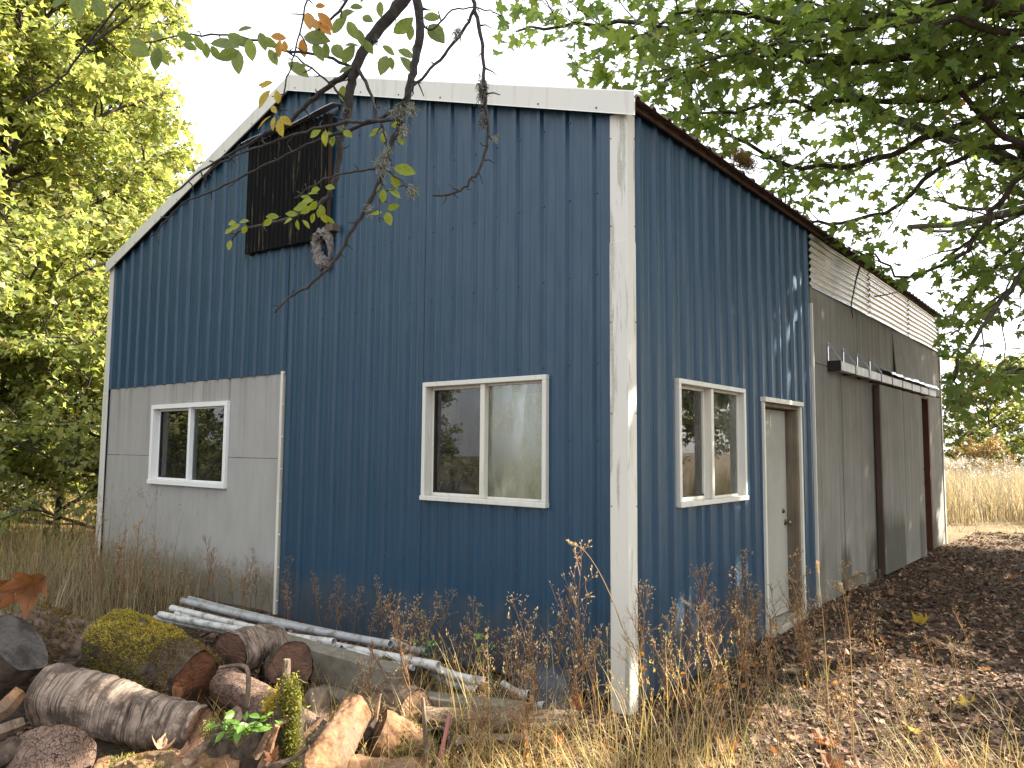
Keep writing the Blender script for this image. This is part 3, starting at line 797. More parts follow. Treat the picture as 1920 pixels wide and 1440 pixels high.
# ------------------------------------------------------------------ trees
class Tree:
    def __init__(s, seed): s.r = np.random.default_rng(seed); s.tubes = []; s.lp = []; s.lf = []; s.ln = []; s.ls = []
    def limb(s, pts, rad, n=6): s.tubes.append((np.asarray(pts), np.asarray(rad), n))
    def path(s, p, d, L, n=6, wob=0.25, grav=0.0):
        out = [np.array(p, float)]; d = unit(d)
        for i in range(n):
            d = unit(d+s.r.normal(0, wob/n**0.5, 3)+np.array([0, 0, grav/n])); out.append(out[-1]+d*L/n)
        return np.array(out)
    def twig_leaves(s, pts, step, size, droop=0.55, keep=1.0):
        seg = np.linalg.norm(np.diff(pts, axis=0), axis=1); n = max(3, int(seg.sum()/step))
        t = np.repeat((np.arange(n)+0.6)/n, 2); sg = np.tile([-1.0, 1.0], n); m = s.r.random(2*n) < keep; t, sg = t[m], sg[m]; N = len(t)
        if N == 0: return
        q = t*(len(pts)-1); k = np.minimum(q.astype(int), len(pts)-2); d = unit(pts[k+1]-pts[k]); p = pts[k]+(pts[k+1]-pts[k])*(q-k)[:, None]
        sd = np.cross(d, [0, 0, 1.0])+1e-4; sd = unit(sd)*sg[:, None]
        f = unit(sd*s.r.uniform(.5, 1.1, (N, 1))+d*s.r.uniform(.2, .9, (N, 1))+np.array([0, 0, -1.0])*droop*s.r.uniform(.2, 1.5, (N, 1))+s.r.normal(0, .25, (N, 3)))
        nn = unit(np.array([0, 0, 1.0])+s.r.normal(0, .5, (N, 3))+sd*0.4)
        s.lp.append(p+f*(s.r.uniform(.25, .9, (N, 1))*size)); s.lf.append(f); s.ln.append(nn); s.ls.append(size*s.r.uniform(.6, 1.2, N))
    def grow(s, p, d, L, r, lvl, kids, size, step, maxlvl=3, keep=1.0, flat=0.5):
        pts = s.path(p, d, L, 6, 0.30, 0.10 if lvl < maxlvl else -0.35)
        s.limb(pts, np.linspace(r, r*0.35, len(pts)), 6 if lvl <= 1 else (4 if lvl == 2 else 3))
        if lvl == maxlvl: s.twig_leaves(pts, step, size, keep=keep); return
        nk = kids[lvl]
        for i in range(nk):
            t = 0.22+0.78*(i+s.r.random()*0.8)/nk; q = min(t, 0.999)*(len(pts)-1); k = int(q); pp = pts[k]+(pts[k+1]-pts[k])*(q-k)
            dd = unit(pts[k+1]-pts[k]); rv = s.r.normal(0, 1, 3); rv[2] *= flat; rv = rv-dd*(rv@dd)
            nd = unit(dd*s.r.uniform(0.35, 0.9)+unit(rv)*1.0)
            s.grow(pp, nd, L*s.r.uniform(0.30, 0.50)*(1.15-0.5*t), max(r*0.42, 0.004), lvl+1, kids, size, step, maxlvl, keep, flat)
    def arrays(s): return np.vstack(s.lp), np.vstack(s.lf), np.vstack(s.ln), np.concatenate(s.ls)
    def wood(s, name, parent, mat=BARK, which=None, rel=None):
        mb = MB()
        for pts, rad, n in s.tubes: mb.tube(pts, rad, n, caps=False)
        return mk(name, mb.v, mb.f, mat, parent, True, rel=rel)

def broadleaf(seed, H, R, nl, zmin, kids, size, step, zpow=0.6):
    T = Tree(seed); hs = np.linspace(0, H*0.92, 9)
    tp = np.array([(0.25*math.sin(h*0.5+seed), 0.25*math.cos(h*0.37+seed)-0.25*math.cos(seed), h) for h in hs])
    T.tr = (tp, np.linspace(0.020*H**0.9, 0.02, 9))
    for i in range(nl):
        h = zmin+(H*0.93-zmin)*((i+0.5)/nl); az = i*2.399963+seed
        prof = R*(max(0.0, 1-((h-zmin)/(H-zmin))**2.0)**zpow)*T.r.uniform(0.75, 1.1)+0.5
        b = np.array([np.interp(h, hs, tp[:, k]) for k in range(3)])
        T.grow(b, (math.cos(az), math.sin(az), 0.30+0.5*h/H), prof*0.95, 0.012*prof+0.010, 1, kids, size, step, 3)
    return T
def place_tree(T, name, loc, label, cat='tree', group=None, leafmat=LEAF_SUNNY, tmpl=MAPLE_T):
    e = empty(name, loc, label, cat, group)
    V, F = tube_arr(T.tr[0], T.tr[1], 10, 0.06); mk('trunk', V, F, BARK, e, True)
    T.wood('limbs', e)
    V, F, Rn = scatter(*tmpl, *T.arrays()); mk('crown', V, F, leafmat, e, rnd=Rn)
    return e
def copy_tree(src, loc, rz, sc, label, group=None, leafmat=None):
    e = src.copy(); COL.objects.link(e); e.location = loc; e.rotation_euler = (0, 0, rz); e.scale = (sc, sc, sc); e['label'] = label
    if group: e['group'] = group
    for ch in list(src.children):
        c = ch.copy(); COL.objects.link(c); c.parent = e
        if leafmat and ch.name.startswith('crown'):
            c.data = ch.data.copy(); c.data.materials[0] = leafmat
    return e
def gz(x, y): return float(ground_z(x, y))
TG = 'maples beside the left end of the building'
TA = broadleaf(3, 14.5, 3.75, 46, 1.4, [0, 12, 11], 0.15, 0.068)
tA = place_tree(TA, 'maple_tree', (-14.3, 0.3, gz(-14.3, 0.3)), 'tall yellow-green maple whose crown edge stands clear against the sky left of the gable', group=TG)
TB = broadleaf(11, 9.0, 3.4, 34, 0.6, [0, 11, 11], 0.145, 0.066, 0.5)
tB = place_tree(TB, 'maple_tree', (-11.9, -3.7, gz(-11.9, -3.7)), 'bright lime maple nearest the left edge of the picture', group=TG)
copy_tree(tA, (-20.5, 2.0, 0), 2.1, 1.1, 'shaded maple standing behind the tall yellow-green maple', TG)
copy_tree(tA, (-20.5, 5.4, 0), 4.0, 0.9, 'maple glimpsed between the tall maple and the blue gable', TG)
copy_tree(tA, (-16.0, -1.0, 0), 5.2, 0.95, 'maple standing just behind and left of the tall yellow-green one', TG)
copy_tree(tB, (-17.5, -3.0, 0), 1.0, 1.25, 'maple at the back left behind the lime maple', TG)
copy_tree(tB, (-25.0, -4.0, 0), 2.6, 1.7, 'darkest maple deep in the wood at the far left', TG)
# undergrowth maples with low sprays
TC = broadleaf(23, 3.4, 2.1, 18, 0.2, [0, 9, 7], 0.13, 0.07, 0.5)
tC = place_tree(TC, 'understory_shrub', (-11.2, 0.9, gz(-11.2, 0.9)), 'leafy low shrub beside the left corner of the building', 'shrub', 'shrubs under the maples')
copy_tree(tC, (-13.6, -1.6, gz(-13.6, -1.6)), 2.0, 1.0, 'leafy low shrub under the lime maple at the left edge', 'shrubs under the maples')
copy_tree(tC, (-15.5, 0.4, gz(-15.5, .4)), 4.0, 1.15, 'leafy low shrub in front of the shaded maple trunks', 'shrubs under the maples')
copy_tree(tC, (-9.9, 1.6, gz(-9.9, 1.6)), 0.9, 0.95, 'leafy low shrub nearest the white left corner trim', 'shrubs under the maples')
copy_tree(tC, (-12.4, -0.4, gz(-12.4, -.4)), 5.1, 0.9, 'leafy low shrub between the tall maple and the lime maple', 'shrubs under the maples')
copy_tree(tC, (-17.5, 2.6, gz(-17.5, 2.6)), 3.1, 1.4, 'large leafy shrub at the back under the maples', 'shrubs under the maples')
# trees behind the viewer that the window panes mirror
copy_tree(tA, (-15.0, -10.5, 0), 0.6, 0.9, 'maple mirrored in the left window panes', 'maples mirrored in the windows')


copy_tree(tA, (8.2, 15.6, 0), 1.7, 0.92, 'unseen maple added outside the right of the picture to shade the far side wall')  # unseen tree added to shade the far wall and galvanised strip
# far trees beyond the meadow
TF = broadleaf(31, 9.0, 4.2, 26, 0.7, [0, 7, 5], 0.42, 0.26, 0.5)
tF = place_tree(TF, 'meadow_edge_tree', (-3.2, 41.0, 0), 'pale green tree left of the others beyond the meadow', 'tree', 'trees beyond the meadow', LEAF_FAR)
tF.scale = (0.68, 0.68, 0.68)
for i, (x, y, rz, sc, lb) in enumerate([(2.6, 44, 1.0, 0.66, 'pale green tree at the right edge beyond the meadow'), (-8.5, 48, 2.0, 0.5, 'hazy tree beyond the meadow, mostly hidden by the building'),
        (-1.0, 56, 3.0, 0.85, 'tallest hazy tree standing behind the pale meadow trees'), (7.0, 52, 4.0, 0.6, 'hazy tree beyond the meadow, cut by the right frame edge')]):
    copy_tree(tF, (x, y, 0), rz, sc, lb)
copy_tree(tC, (-2.2, 33.5, 0.0), 0.4, 0.55, 'rust-orange shrub by the far corner of the building', 'shrubs under the maples', LEAF_RUSTPALE)['group'] = 'shrubs at the meadow'

# ------------------------------------------------------------------ the big maple on the right
def in_poly(x, y, poly):
    x = np.asarray(x); y = np.asarray(y); ins = np.zeros(x.shape, bool); n = len(poly)
    for i in range(n):
        x0, y0 = poly[i]; x1, y1 = poly[(i+1) % n]
        c = ((y0 > y) != (y1 > y)) & (x < (x1-x0)*(y-y0)/(y1-y0+1e-9)+x0); ins ^= c
    return ins
def build_right_maple():
    T = Tree(77); base = np.array([4.9, 8.2, gz(4.9, 8.2)])
    hub = base+np.array([-0.1, -0.1, 3.2])
    tp = spline([base, base+[0.05, 0, 1.6], hub, base+[0.1, 0.1, 6.0], base+[0.2, -0.1, 9.5], base+[0.0, 0, 13.0]], 4)
    T.tr = (tp, np.interp(np.linspace(0, 1, len(tp)), [0, .1, .3, 1], [.50, .36, .30, .03]))
    boughs = [  # px, py, depth of the control points as seen in the photograph; radius at start
        ([(2080, 60, 8.2), (1930, 22, 7.6), (1800, -10, 7.2), (1650, -60, 6.9), (1400, -70, 6.6), (1180, -30, 6.5)], 0.12),
        ([(2080, 180, 9.0), (1930, 100, 8.4), (1740, 105, 8.0), (1520, 120, 7.7), (1330, 60, 7.4), (1120, 45, 7.2), (965, 60, 7.1)], 0.075),
        ([(2080, 260, 9.2), (1920, 135, 8.6), (1760, 190, 8.4), (1600, 190, 8.2), (1420, 200, 8.0), (1260, 215, 7.9)], 0.06),
        ([(2080, 330, 9.2), (1930, 215, 8.9), (1780, 240, 8.8), (1640, 300, 8.6), (1480, 310, 8.5), (1350, 245, 8.4), (1220, 210, 8.3)], 0.06),
        ([(2080, 380, 9.4), (1930, 280, 9.2), (1790, 300, 9.0), (1660, 395, 9.0), (1530, 420, 9.0), (1440, 370, 9.0)], 0.05),
        ([(2080, 440, 9.2), (1930, 330, 8.9), (1860, 400, 8.8), (1800, 480, 8.8), (1700, 520, 8.8), (1620, 470, 8.8)], 0.05),
        ([(2080, 500, 9.0), (1960, 480, 8.4), (1880, 560, 8.0), (1830, 630, 7.9), (1790, 690, 7.8), (1800, 745, 7.8)], 0.04),
        ([(2080, 360, 8.6), (1960, 300, 8.2), (1850, 230, 8.1), (1720, 70, 7.7), (1580, 10, 7.5), (1420, 10, 7.3)], 0.05),
        ([(2080, 540, 8.6), (1980, 620, 8.2), (1920, 690, 8.0), (1870, 720, 8.0)], 0.03),
        ([(2100, 300, 9.6), (1960, 400, 9.8), (1840, 530, 10.0), (1770, 600, 10.2)], 0.04),
        ([(2080, -20, 7.8), (1900, -30, 7.4), (1700, 20, 7.2), (1500, 40, 7.0), (1300, 20, 6.9), (1150, 80, 6.8)], 0.05),
        ([(2080, 100, 8.6), (1850, 60, 8.2), (1600, 100, 8.0), (1400, 110, 7.8), (1250, 150, 7.7)], 0.04),
        ([(2080, 120, 7.6), (1900, 60, 7.2), (1720, 40, 7.0), (1560, 60, 6.8), (1300, 130, 6.9)], 0.05),
    ]
    for ctrl, r in boughs:
        w = np.array([P(*c) for c in ctrl]); w = np.vstack([hub+[0, 0, max(0.0, (w[0][2]-hub[2])*0.5)], w])
        pts = spline(w, 5); m = len(pts); rr = np.linspace(r, 0.010, m)
        pts[6:] += T.r.normal(0, 0.02, (m-6, 3))
        T.limb(pts, rr, 8)
        L = np.linalg.norm(np.diff(pts, axis=0), axis=1); acc = np.cumsum(L)-L[0]
        s = acc[5]*0.75
        while s < acc[-1]:
            k = int(np.searchsorted(acc, s)); k = min(max(k, 1), m-2); dd = unit(pts[k+1]-pts[k-1])
            for sg in (-1, 1):
                side = unit(np.cross(dd, [0, 0, 1]))*sg
                nd = unit(dd*T.r.uniform(0.6, 1.1)+side*T.r.uniform(0.5, 1.0)+np.array([0, 0, T.r.uniform(-0.45, 0.30)]))
                T.grow(pts[k], nd, T.r.uniform(0.7, 1.5), 0.011, 2, [0, 0, 5], 0.13, 0.10, 3, 0.5, 0.4)
            s += T.r.uniform(0.30, 0.46)
        T.twig_leaves(pts[-8:], 0.09, 0.135)
    nb = sum(len(a) for a in T.lp)
    # the rest of the crown, mostly right of the view, thickened for shade
    for i in range(54):
        h = 3.0+9.6*(i+0.5)/54; az = i*2.399963
        prof = 6.6*max(0.0, 1-((h-3.0)/11.0)**2)**0.6
        b = np.array([np.interp(h, tp[:, 2], tp[:, k]) for k in range(3)])
        T.grow(b, (math.cos(az), math.sin(az), 0.25+0.4*h/13), prof, 0.02*prof+0.01, 1, [0, 8, 6], 0.25, 0.16, 3, 0.9)
    lp, lf, ln, ls = T.arrays()
    x, y, z = proj(lp)
    poly = [(900, -900), (925, 100), (985, 135), (1010, 60), (1050, 90), (1075, 170), (1130, 165), (1200, 190), (1380, 330), (1520, 440), (1640, 510), (1700, 560), (1762, 560), (1762, 700), (1800, 800), (1850, 780), (1880, 740), (1960, 760), (1960, 3000), (3000, 3000), (3000, -900)]
    ins = in_poly(x, y, poly) | (x < -100) | (x > 1990) | (y < -60) | (z < 0)
    fr = (x > 880) & (x < 1960) & (y > -40) & (y < 900) & (z > 0)
    idx = np.arange(len(lp)); kp = ins & ~(fr & (idx >= nb) & (T.r.random(len(lp)) > 0.05))
    # gaps cut into the canopy to shape sun patches on the wall and the yard
    tw = lp[:, 0]/SUN[0]; wy = lp[:, 1]-SUN[1]*tw; wz = lp[:, 2]-SUN[2]*tw
    tg = lp[:, 2]/SUN[2]; gx = lp[:, 0]-SUN[0]*tg; gy = lp[:, 1]-SUN[1]*tg
    def gapf(q, ex, ey, wall=True):
        tw = q[:, 0]/SUN[0]; wy = q[:, 1]-SUN[1]*tw; wz = q[:, 2]-SUN[2]*tw; tg = q[:, 2]/SUN[2]; gx = q[:, 0]-SUN[0]*tg; gy = q[:, 1]-SUN[1]*tg; g = np.zeros(len(q), bool)
        for (a, b, c, d, e) in (GAPS_WALL if wall else []): g |= (((wy-a)*math.cos(e)+(wz-b)*math.sin(e))/(c+ex))**2+((-(wy-a)*math.sin(e)+(wz-b)*math.cos(e))/(d+ex))**2 < 1
        hitw = (wy > -0.1) & (wy < 10.7) & (wz > 0) & (wz < 4.1) & (gx < 0)
        for (a, b, c, d) in GAPS_GROUND: g |= (((gx-a)/(c+ey))**2+((gy-b)/(d+ey))**2 < 1) & ~hitw
        return g
    gap = (gapf(lp, 0.2, 0.2) & (T.r.random(len(lp)) < 0.9)) | gapf(lp, 0.2, 0.3, False)
    kp &= ~gap
    out = ((x < -100) | (x > 2000) | (y < -80) | (z < 0)) & (idx >= nb); ls = np.where(out, ls*1.35, ls)  # unseen leaves enlarged for denser shade
    lp, lf, ln, ls = lp[kp], lf[kp], ln[kp], ls[kp]
    x, y, z = proj(lp); px = np.where((x > 0) & (x < 1920) & (y > 0) & (y < 1440) & (z > 0), ls/np.maximum(z, .1), 0)
    big = np.argsort(-px)[:300]; rest = np.setdiff1d(np.arange(len(lp)), big)
    # drop twigs that lost their place
    e = empty('overhanging_maple', base, 'big green maple overhanging the roof and side yard from the right', 'tree')
    V, F = tube_arr(T.tr[0], T.tr[1], 14, 0.06); mk('trunk', V, F, BARK, e, True, rel=base)
    keep = []
    for (pts, rad, n) in T.tubes:
        xx, yy, zz = proj(pts); ok = in_poly(xx, yy, poly) | (xx < -100) | (xx > 1960) | (yy < -20) | (zz < 0)
        if n <= 4 and gapf(pts, 0.14, 0.12).any(): continue  # twigs in the way of the sun patches left out
        if n == 3:
            if (xx[0] > 1990 or zz[0] < 0 or yy[0] < -60) and T.r.random() < 0.75: continue
            rad = rad*0.55
        elif n == 4: rad = rad*0.75
        if ok.all() or n >= 8: keep.append((pts, rad, n))
    T.tubes = keep
    T.wood('boughs', e, rel=base)
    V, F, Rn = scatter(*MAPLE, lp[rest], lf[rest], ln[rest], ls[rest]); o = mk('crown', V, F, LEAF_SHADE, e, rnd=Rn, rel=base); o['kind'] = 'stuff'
    me = bpy.data.meshes.new('leaf'); me.from_pydata(MAPLE[0].tolist(), [], MAPLE[1].tolist()); me.materials.append(LEAF_SHADE)
    single_leaves(e, base, me, lp[big], lf[big], ln[big], ls[big])
def single_leaves(parent, base, me, lp, lf, ln, ls):
    f = unit(lf); s = unit(np.cross(f, unit(ln))); n = np.cross(s, f)
    for i in range(len(lp)):
        o = bpy.data.objects.new('leaf', me); COL.objects.link(o); o.parent = parent
        M = Matrix.Identity(4)
        for r in range(3):
            M[r][0] = s[i][r]*ls[i]; M[r][1] = f[i][r]*ls[i]; M[r][2] = n[i][r]*ls[i]; M[r][3] = lp[i][r]-base[r]
        o.matrix_local = M
GAPS_WALL = [(2.62, 2.62, 0.42, 0.04, 0.78), (2.92, 2.75, 0.65, 0.15, 0.78), (3.30, 2.90, 0.7, 0.17, 0.78), (3.55, 3.05, 0.6, 0.10, 0.78), (3.62, 2.55, 0.3, 0.0, 0.78), (2.2, 2.75, 0.25, 0.0, 0.78), (1.75, 3.3, 0.12, 0.0, 0.78), (0.75, 0.75, 0.45, 0.02, 0.8), (2.05, 1.4, 0.5, 0.08, 0.8), (10.0, 1.2, 0.9, 0.25, 0.8), (10.2, 0.6, 0.8, 0.3, 0.8), (6.9, 1.2, 0.4, 0.06, 0.8), (5.6, 1.3, 0.4, 0.06, 0.8), (0.05, 2.2, 0.3, 0.12, 0.8)]
GAPS_GROUND = [(-0.9, -2.1, 2.2, 1.1), (0.4, -1.3, 1.0, 0.6), (0.9, 1.2, 0.5, 0.12), (0.8, 2.9, 0.55, 0.16), (1.1, 4.3, 0.4, 0.18), (0.5, 5.5, 0.35, 0.2), (1.2, 7.0, 0.6, 0.25), (0.7, 11.5, 2.2, 2.0), (0.45, -0.45, 0.85, 0.45), (0.9, 0.3, 0.35, 0.2), (1.5, 0.1, 0.35, 0.2), (1.3, 2.1, 0.4, 0.25), (0.6, 3.7, 0.3, 0.2), (1.5, 5.2, 0.4, 0.3), (0.6, 9.0, 0.5, 0.4)]
build_right_maple()

# ------------------------------------------------------------------ cherry branches hanging into the picture from above
def build_cherry():
    tb = np.array([4.4, -6.6, gz(4.4, -6.6)])
    e = empty('cherry_tree', tb, 'lichened cherry branches hanging down across the blue gable from above', 'tree')
    hub = P(840, -420, 2.1)
    t = spline([tb, tb+[0.0, 0.05, 1.6], tb+[-0.25, 0.3, 2.8], (tb+hub)/2+[0.2, 0, 1.0], hub], 6)
    V, F = tube_arr(t, np.interp(np.linspace(0, 1, len(t)), [0, .1, .5, 1], [.16, .12, .09, .035]), 12, 0.05); mk('trunk', V, F, BARK_CH, e, True, rel=tb)
    def L(pts, d0, d1, r0, r1, up=False, jit=0.002):
        n = len(pts); c = [(x, y, d0+(d1-d0)*i/(n-1), r0+(r1-r0)*(i/(n-1))**0.7) for i, (x, y) in enumerate(pts)]
        q = spline(c, 5); dd = q[:, 2]
        w = np.array([P(a, b, k) for a, b, k in q[:, :3]]); rad = q[:, 3]*dd/FPX
        w[1:] += np.random.default_rng(len(pts)*7+int(pts[0][0])).normal(0, jit, (len(w)-1, 3))
        if up:
            h = spline([hub, (hub+w[0])/2+[0.03, 0, 0.05], w[0]], 5); w = np.vstack([h[:-1], w]); rad = np.concatenate([np.linspace(max(rad[0], 0.012)*1.3, rad[0], len(h)-1), rad])
        return w, rad
    limbs = [
        (L([(775, -40), (754, 0), (704, 62), (667, 125), (656, 175), (650, 217), (640, 250), (635, 300), (625, 350), (600, 383), (542, 410), (492, 421), (450, 433), (433, 452)], 2.35, 2.5, 14, 1.6, True)),
        (L([(667, 125), (617, 162), (575, 196), (542, 227), (500, 250), (450, 279), (392, 312), (325, 360)], 2.38, 2.6, 6.5, 1.6)),
        (L([(671, 130), (692, 167), (706, 212), (721, 250), (725, 273)], 2.38, 2.3, 3.8, 1.6)),
        (L([(658, 125), (600, 104), (533, 94), (483, 77), (425, 65), (346, 67), (292, 77), (254, 83)], 2.38, 2.5, 3.2, 1.2)),
        (L([(646, 187), (617, 154), (575, 121), (529, 92)], 2.38, 2.35, 2.6, 1.4)),
        (L([(785, -40), (781, -10), (787, 62), (779, 112), (767, 167), (754, 217), (750, 237), (733, 275), (715, 321), (696, 375), (662, 429), (637, 475), (608, 512), (567, 542), (542, 558), (515, 587)], 2.2, 2.4, 10.5, 1.8, True)),
        (L([(754, 223), (692, 227), (637, 231), (575, 246), (512, 267), (450, 287), (396, 317), (383, 350)], 2.25, 2.5, 4.2, 1.5)),
        (L([(758, 192), (717, 221), (650, 246), (600, 262), (533, 292), (467, 325), (408, 354), (342, 383), (283, 446)], 2.24, 2.7, 4.2, 1.4)),
        (L([(704, 317), (658, 321), (617, 333), (575, 354), (554, 373)], 2.28, 2.35, 2.6, 1.3)),
        (L([(885, -40), (887, -5), (900, 62), (908, 125), (910, 187), (915, 250), (900, 312), (875, 346), (842, 365), (810, 366)], 2.15, 2.2, 4.6, 2.0, True)),
        (L([(892, 12), (867, 58), (825, 112), (783, 154), (758, 188)], 2.16, 2.22, 3.4, 2.6)),
        (L([(585, -40), (577, 0), (558, 75), (542, 133), (529, 187), (521, 217)], 2.2, 2.3, 1.9, 1.3, True)),
        (L([(255, -40), (235, -5), (180, 62), (110, 150), (40, 190)], 2.0, 2.2, 3.0, 1.6, True)),
        (L([(719, 329), (712, 375), (712, 417)], 2.28, 2.25, 1.8, 1.1)),
        (L([(729, 321), (758, 342), (779, 362)], 2.28, 2.2, 2.4, 1.6)),
        (L([(665, -40), (650, 0), (622, 36), (592, 59)], 2.3, 2.35, 3.2, 2.2, True)),
        (L([(150, -45), (160, -20), (172, 0)], 2.0, 1.95, 2.0, 1.4, True)),
        (L([(787, 40), (810, 55), (850, 20), (900, 15), (940, 28)], 2.19, 2.15, 2.2, 1.2)),
    ]
    r = np.random.default_rng(5)
    for i, (w, rad) in enumerate(limbs):
        V, F = tube_arr(w, rad, 7, 0.12); mk('branch', V, F, BARK_CH, e, True, rel=tb)
        # spur twigs
        mb = MB()
        for k in range(3, len(w)-1, 2):
            if r.random() < 0.55:
                dd = unit(w[min(k+1, len(w)-1)]-w[k-1]); s = unit(np.cross(dd, _cf)*r.choice([-1, 1])+dd*r.uniform(-.2, .9)+r.normal(0, .3, 3)); q = w[k]+s*r.uniform(0.008, 0.045)
                mb.tube([w[k], (w[k]+q)/2+r.normal(0, .003, 3), q], [rad[k]*0.5+.0008, .0022, .0014], 4)
        if mb.v: tag(mb.build('spurs', BARK_CH, e, rel=tb), kind='stuff')
    # lichen tufts
    t = NT('lichen'); t.col((0.17, 0.18, 0.14)).set(rough=1.0)
    lich = t.m; t2 = NT('lichen_dark'); t2.col((0.08, 0.08, 0.07)).set(rough=1.0)
    for (x, y, d, rx, ry, m, mt) in [(904, 170, 2.17, 9, 34, 260, t2.m), (905, 225, 2.17, 5, 15, 80, t2.m), (716, 310, 2.27, 14, 22, 240, lich), (727, 282, 2.27, 8, 12, 90, lich), (745, 208, 2.24, 18, 14, 150, lich), (770, 205, 2.22, 9, 12, 110, lich), (756, 245, 2.24, 8, 14, 100, lich), (774, 355, 2.2, 9, 10, 120, lich), (692, 392, 2.28, 6, 9, 60, lich), (858, 62, 2.16, 8, 16, 70, lich), (648, 205, 2.4, 5, 10, 50, lich), (640, 238, 2.4, 6, 6, 50, lich), (704, 75, 2.36, 8, 14, 60, t2.m), (930, 258, 2.18, 6, 4, 40, lich)]:
        mb = MB()
        for k in range(m):
            a = P(x+r.normal(0, rx*.35), y+r.normal(0, ry*.4), d+r.normal(0, .008)); b = a+np.array([r.normal(0, .008), r.normal(0, .008), r.normal(-.006, .009)])
            mb.tube([a, (a+b)/2+r.normal(0, .003, 3), b], [.0011, .0009, .0005], 3, caps=False)
        tag(mb.build('lichen', mt, e, rel=tb), kind='stuff')
    # leaves: x, y in a 2.4x enlargement of the crop whose corner is (200, 0); length; screen angle (0 right, 90 down)
    G = [(1290, 150, 100, -28), (1450, 110, 115, 47), (1320, 255, 95, 52), (1262, 250, 92, 112), (1310, 225, 70, 22), (1400, 190, 60, 110), (1425, 80, 70, -5), (1230, 5, 62, 90), (1140, 12, 50, -40), (1095, 35, 55, -15), (1015, 150, 88, -32), (1085, 95, 80, 60), (1130, 130, 66, 80), (1045, 75, 66, -18), (885, 165, 112, 8), (930, 195, 80, 65), (1020, 200, 92, 58), (1062, 285, 84, -45), (1072, 205, 60, -10), (1045, 330, 58, -20), (985, 190, 60, 82), (815, 280, 95, 28), (840, 320, 70, -25), (730, 220, 66, 62), (690, 145, 74, 70), (590, 225, 95, 95), (500, 265, 90, -22), (465, 195, 112, -8), (590, 140, 60, -12), (540, 155, 78, 18), (570, 175, 84, 20), (640, 170, 86, 92), (445, 190, 60, 95), (395, 160, 66, 62), (315, 150, 70, 12), (345, 195, 60, 20), (225, 190, 95, 62), (235, 215, 90, 95), (105, 170, 90, 35), (95, 215, 84, 20), (190, 150, 60, 10), (470, 205, 60, 60), (700, 175, 70, 30), (760, 235, 40, 80), (1150, 75, 60, 40), (1160, 180, 60, 60), (1240, 205, 60, 30), (1275, 255, 50, 80), (1370, 110, 60, 100)]
    Yl = [(735, 405, 84, 118), (692, 392, 62, -8), (763, 405, 52, 82), (742, 478, 44, 55), (740, 520, 78, 140), (755, 525, 56, 95), (775, 535, 74, 78), (780, 525, 58, 42), (720, 375, 40, 160)]
    O = [(905, 55, 82, 80), (950, 55, 84, 42), (975, 70, 70, 95), (940, 90, 70, 62), (738, 165, 62, -12), (780, 180, 66, 98), (800, 182, 46, 82), (878, 175, 68, 92), (938, 28, 40, -10), (925, 85, 62, 70), (955, 110, 60, 40)]
    Lm = [(965, 580, 60, 150), (985, 585, 64, 100), (1000, 590, 62, 70), (1065, 588, 52, 45), (1240, 580, 62, 160), (1250, 590, 50, 100), (1280, 565, 50, -20), (1315, 615, 40, 60), (1040, 370, 0, 0), (1062, 385, 66, 80), (1290, 755, 92, 15), (1285, 780, 64, 65), (1262, 775, 56, 110), (1245, 820, 50, 130), (1270, 850, 58, 40), (1245, 850, 56, 95), (1262, 940, 52, -10), (1258, 955, 66, 65), (1240, 955, 48, 160),
          (960, 850, 46, 170), (985, 840, 46, 10), (950, 870, 46, 190), (930, 900, 52, 170), (945, 905, 50, 130), (905, 915, 52, 160), (960, 920, 46, 60), (920, 930, 50, 150), (965, 955, 48, 70), (935, 960, 44, 120), (985, 970, 46, 40), (890, 935, 46, 170), (860, 965, 48, 190), (835, 985, 48, 165), (855, 990, 40, 80), (880, 990, 44, 50), (775, 975, 50, 170), (745, 985, 46, 150), (640, 995, 46, 175), (600, 1010, 48, 160), (630, 1015, 40, 130), (580, 1000, 40, 180), (565, 1030, 36, 130), (558, 1080, 42, 95), (920, 895, 44, 200), (960, 935, 40, 100)]
    for lst, mt in ((G, LEAF_CHERRY), (Yl, LEAF_YELLOW), (O, LEAF_ORANGE), (Lm, LEAF_LIME)):
        me = bpy.data.meshes.new('leaf'); me.from_pydata(OVAL[0].tolist(), [], OVAL[1].tolist()); me.materials.append(mt)
        lp, lf, ln, ls = [], [], [], []
        for (x, y, l, a) in lst:
            if l == 0: continue
            d = 2.32+r.uniform(-.08, .12); c = P(200+x/2.4, y/2.4, d); an = math.radians(a+r.uniform(-8, 8))
            f = unit(_r2*math.cos(an)-_u2*math.sin(an)+_cf*r.uniform(-.5, .5))
            n = unit(-_cf+r.normal(0, .33, 3)+_u2*.3)
            lp.append(c); lf.append(f); ln.append(n); ls.append(l/2.4*d/FPX*1.15)
        single_leaves(e, tb, me, np.array(lp), np.array(lf), np.array(ln), np.array(ls))
    me = bpy.data.meshes.new('leaf'); me.from_pydata(OVAL[0].tolist(), [], OVAL[1].tolist()); me.materials.append(LEAF_CHERRY)
    q = [(150, -22, 55, 95), (175, -5, 42, 60), (130, -15, 40, 140), (195, -20, 40, 30)]
    single_leaves(e, tb, me, np.array([P(a, b, 1.95) for a, b, _, _ in q]), np.array([_r2*math.cos(math.radians(a))-_u2*math.sin(math.radians(a)) for *_, a in q]), np.array([-_cf+_u2*.3]*4), np.array([l*1.95/FPX*1.1 for _, _, l, _ in q]))
build_cherry()
